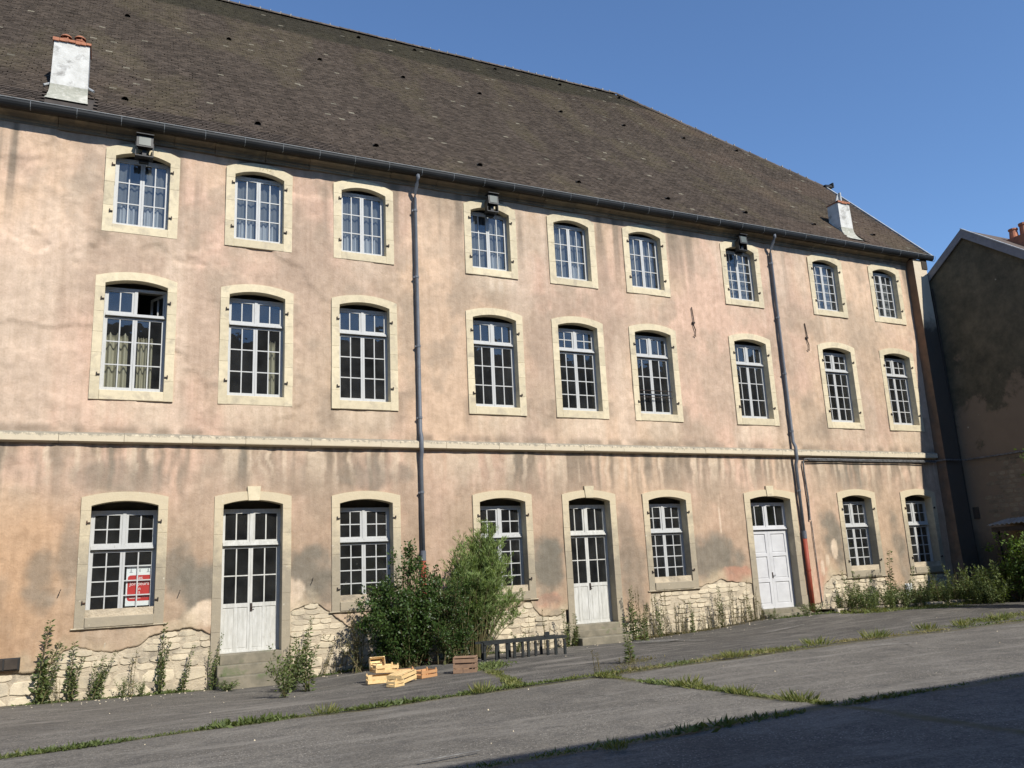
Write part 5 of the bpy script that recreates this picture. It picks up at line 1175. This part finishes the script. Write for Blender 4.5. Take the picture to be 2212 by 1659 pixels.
plant('spire', 3.6, -3.2, 1.15, 'upright stalk rising from the weed clump in front of the first door', g2, .02, 1.2)
g3 = 'thin dry weeds in the row between second and third door'
lab3 = 'thin dry weed stalk among many along the wall between the two right-hand doors'
for k, x_ in enumerate((12.95, 13.2, 13.45, 13.62, 13.85, 14.1, 14.35, 14.65, 14.9, 15.2, 15.5, 15.75, 16.0, 16.3, 16.6, 16.85, 17.1, 17.3)):
    plant('dry' if k % 4 else 'spire', x_+random.uniform(-.06, .06), -.22-.15*random.random(), random.uniform(.6, 1.35) if k > 3 else random.uniform(.9, 1.5), lab3, g3)
for k in range(14): plant('dry', random.uniform(12.9, 17.3), -.2-.3*random.random(), random.uniform(.35, .8), lab3, g3)
plant('spire', 9.12, -5.95, .85, 'lone leafy weed standing in the seam crossing near the second door', 'weeds in the asphalt seams', 0, 1.2)
plant('spire', 12.9, -.85, .95, 'leafy weed right of the second door steps', 'weeds in the asphalt seams')
plant('dry', 8.5, -6.9, .35, 'small dark seedling left of the seam crossing', 'weeds in the asphalt seams', 0, .8)
plant('dry', 7.7, -7.1, .4, 'small dark seedling on the long seam left of the lone leafy weed', 'weeds in the asphalt seams', 0, .8)
for x_, h_, l_ in ((9.75, .85, 'left stalk behind the metal bench frame'), (10.3, 1.0, 'middle stalk behind the metal bench frame'), (10.9, .95, 'tall stalk between bench frame and second door'), (11.15, .8, 'stalk leaning on the left stone of the second door')):
    plant('dry' if x_ < 10.5 else 'spire', x_, -.3, h_, l_, 'stalks behind the bench frame')
plant('bushy', 9.3, -.6, .5, 'low green weeds under the bench frame', 'stalks behind the bench frame')
g4 = 'weeds under the two rightmost windows'; lab4 = 'weed in the thick overgrown strip under the two rightmost windows'
for k in range(96):
    x_ = random.uniform(19.95, 26.6); y_ = -random.uniform(.2, 1.75)
    kd = random.choice(['dry', 'bushy', 'spire', 'bushy']); plant(kd, x_, y_, random.uniform(.4, 1.25) if kd != 'bushy' else random.uniform(.35, .8), lab4, g4)
plant('spire', 22.55, -.5, 1.75, 'tallest weed, a bluish column under the second window from the right', g4, 0, 1.5)
for k in range(12): plant('bushy', 25.0+random.uniform(-1.2, 1.3), -1.9-random.uniform(0, 1.0), random.uniform(.6, 1.4), 'sunlit bushy weed in front of the dark corner at right', 'bushy weeds before the dark corner')
for x_, y_, h_, l_ in ((17.7, -.5, .3, 'green clump at the left foot of the third door step'), (18.9, -.55, .38, 'green clump at the right foot of the white double door'), (19.5, -.35, .35, 'green clump at the base of the right downpipe'),
                       (2.45, -.85, .25, 'low green fringe at the bottom step of the first door')):
    plant('bushy', x_, y_, h_, l_, 'low clumps at door steps', 0, .7)
g5 = 'grass tufts in the asphalt seams'
for x_, y_, h_, l_ in ((5.45, -7.3, .85, 'thick grass tuft on the long seam below the brown crate'), (3.0, -7.25, .7, 'grass tuft on the long seam below the first door'), (14.2, -7.2, .9, 'dark grass tuft on the long seam, left of a pair'), (12.6, -7.2, .85, 'bright grass tuft on the long seam, right of the seam crossing'),
                       (10.4, -7.35, .7, 'grass tuft on the long seam just right of the crossing'), (7.66, -9.6, .75, 'grass tuft halfway down the cross seam'), (7.62, -10.8, .6, 'grass tuft on lower part of the cross seam'), (7.6, -11.9, .7, 'grass tuft where the cross seam meets the shade'),
                       (4.45, -12.75, .55, 'dark grass tuft at the shadow edge near the bottom of the yard'), (17.2, -7.0, .9, 'grass patch at the right end of the long seam'), (16.2, -6.8, .8, 'grass patch left of the right end of the long seam'), (19.0, -6.6, .9, 'grass patch at the far right of the long seam')):
    plant('tuft', x_, y_, h_, l_, g5, 0, h_*1.1, cat='grass tuft')

# ground cover along seams and wall foot: stuff
def cover(label_name, path, n, w_, size, mt, seed, asp=.25, dens_seed=3, thr=.42, up_=.8):
    r = np.random.default_rng(seed); path = np.array(path, float); seg = np.linalg.norm(np.diff(path, axis=0), axis=1); cum = np.concatenate([[0], np.cumsum(seg)])
    t = r.random(n)*cum[-1]; X_ = np.interp(t, cum, path[:, 0]); Y_ = np.interp(t, cum, path[:, 1])
    dens = fbm(t*1.2, t*0, dens_seed, 4); k = dens+r.normal(0, .05, n) > thr; X_, Y_, dens = X_[k], Y_[k], dens[k]; m_ = len(X_)
    ww = w_*(.4+2.2*np.clip(dens-thr, 0, .3)); X_ = X_+r.normal(0, 1, m_)*ww; Y_ = Y_+r.normal(0, 1, m_)*ww
    P = np.stack([X_, Y_, gz(X_, Y_)+.0], 1); D = np.stack([r.normal(0, .8, m_), r.normal(0, .8, m_), up_*(.3+r.random(m_))], 1)
    sz = .72*size*(.35+.9*r.random(m_))*(.6+2.0*np.clip(dens-thr, 0, .35)*1.5)
    return leaves_mesh(label_name, P, D, sz, asp, mt, seed=seed, rnd=np.clip(r.random(m_)*.6+.5*fbm(X_*.7, Y_*.7, 9), 0, 1))
covers = [([(-8, -7.9), (-1, -7.6), (1.5, -7.25), (7.6, -7.2)], 7500, .06, .10, 'leafweed', .3, .34), ([(-8, -7.9), (-1, -7.6), (1.5, -7.25), (7.6, -7.2)], 3500, .07, .085, 'leafgrass', .16, .42),
          ([(7.6, -7.25), (14, -7.2), (26, -7.1)], 3200, .07, .085, 'leafweed', .3, .44), ([(7.6, -7.25), (14, -7.2), (26, -7.1)], 7000, .10, .075, 'leafdrygrass', .16, .38),
          ([(7.6, -7.3), (7.62, -12.3)], 3600, .05, .08, 'leafgrass', .2, .36), ([(7.6, -7.3), (7.62, -12.3)], 1800, .05, .07, 'leafweed', .35, .42),
          ([(6.1, -7.2), (6.6, -5.6), (7.1, -3.6), (7.7, -2.8)], 2600, .07, .08, 'leafgrass', .25, .36), ([(7.0, -3.9), (7.6, -2.8)], 900, .16, .08, 'leafweed', .4, .2),
          ([(-6, -12.6), (30, -12.35)], 6500, .05, .10, 'leafweed', .25, .36),
          ([(-6, -.1), (2.2, -.1)], 2600, .06, .08, 'leafweed', .4, .38), ([(3.9, -.12), (11.1, -.15)], 2200, .08, .07, 'leafweed', .4, .38), ([(12.9, -.15), (17.5, -.15)], 2200, .07, .07, 'leafdry', .3, .34), ([(20, -1.45), (26.4, -2.0)], 6500, .26, .12, 'leafgrass', .25, .28),
          ([(15.5, -6.9), (20, -6.3), (26, -6)], 4200, .22, .09, 'leafgrass', .2, .3), ([(9.0, -7.2), (10.6, -7.0), (12, -7.2)], 1500, .18, .07, 'leafgrass', .2, .25), ([(8.4, -6.6), (9.6, -5.6)], 700, .2, .05, 'leafdry', .3, .3), ([(17.5, -.5), (20, -.8), (21.5, -1.9), (23.5, -3)], 1600, .12, .08, 'leafweed', .35, .35)]
for k, (pt, n, w_, sz, mt, asp, thr) in enumerate(covers):
    o_ = link('seam_grass' if k < 9 else 'ground_weeds', cover('seam_grass', pt, n, w_, sz, M[mt], 300+k, asp, 3+k, thr), None)
    tag(o_, ['leafy weeds creeping along the left part of the long seam', 'grass blades along the left part of the long seam', 'broken weeds along the right part of the long seam', 'dry grass along the right part of the long seam', 'yellowish grass in the short cross seam', 'green weeds in the short cross seam', 'grass in the slanting seam by the bench frame', 'weeds beside the brown crate',
             'weeds along the edge of the foreground shade', 'creeping weeds at the foot of the left part of the wall', 'creeping weeds at the wall foot behind the shrubs', 'dry weeds at the wall foot between the right-hand doors', 'grass in front of the kerb at right', 'grass spreading over the asphalt at far right',
             'grass where the seams cross near the second door', 'brown weeds behind the seam crossing', 'weeds in front of the white double door'][k], 'grass' if 'eaf' in mt else 'weeds', kind='stuff')
# little stones and debris on the asphalt
r = np.random.default_rng(77); mb = MB()
for k in range(330):
    if k < 270: x_ = r.uniform(-2, 26); y_ = -abs(r.normal(0, .5))-.1
    else: x_ = r.uniform(-1, 20); y_ = r.uniform(-12, -1)
    s_ = r.uniform(.006, .022)*(1 if k < 270 else .5); z_ = G(x_, y_)+.005
    mb.hull([(x_-s_, y_-s_*.7, z_-s_), (x_+s_, y_-s_, z_-s_), (x_+s_*.8, y_+s_, z_-s_), (x_-s_, y_+s_*.8, z_-s_), (x_-s_*.6, y_-s_*.5, z_+s_*.6), (x_+s_*.7, y_-s_*.5, z_+s_*.5), (x_+s_*.5, y_+s_*.6, z_+s_*.6), (x_-s_*.6, y_+s_*.6, z_+s_*.5)])
tag(build('rubble_debris', mb, M['rubble'], None), 'small crumbs of stone and plaster scattered along the wall foot', 'debris', kind='stuff')
def ordinal(n): return ['first', 'second', 'third', 'fourth', 'fifth', 'sixth', 'seventh', 'eighth', 'ninth', 'tenth', 'eleventh', 'twelfth', 'thirteenth', 'fourteenth', 'fifteenth', 'sixteenth', 'seventeenth', 'eighteenth', 'nineteenth', 'twentieth'][n] if n < 20 else '%dth' % (n+1)
for gname, where in ((g3, 'in the row between the right-hand doors'), (g4, 'under the two rightmost windows'), ('bushy weeds before the dark corner', 'before the dark corner')):
    byk = {}
    for o_ in bpy.data.objects:
        if o_.get('group') == gname and not (gname == g4 and o_['label'].startswith('tallest')): byk.setdefault((o_.name.split('.')[0], o_.scale[2] > .85), []).append(o_)
    for (kd, tall), lst in byk.items():
        lst.sort(key=lambda q: q.location.x)
        nm = {'tall_weed': 'leafy weed', 'dry_weed': 'thin dry weed', 'bushy_weed': 'bushy weed'}[kd]
        for k, o_ in enumerate(lst): o_['label'] = ('tall ' if tall else 'short ')+nm+', '+ordinal(k)+' from left '+where
print('panes', npane, 'stones', nst, 'tiles', nT, 'objects', len(bpy.data.objects))
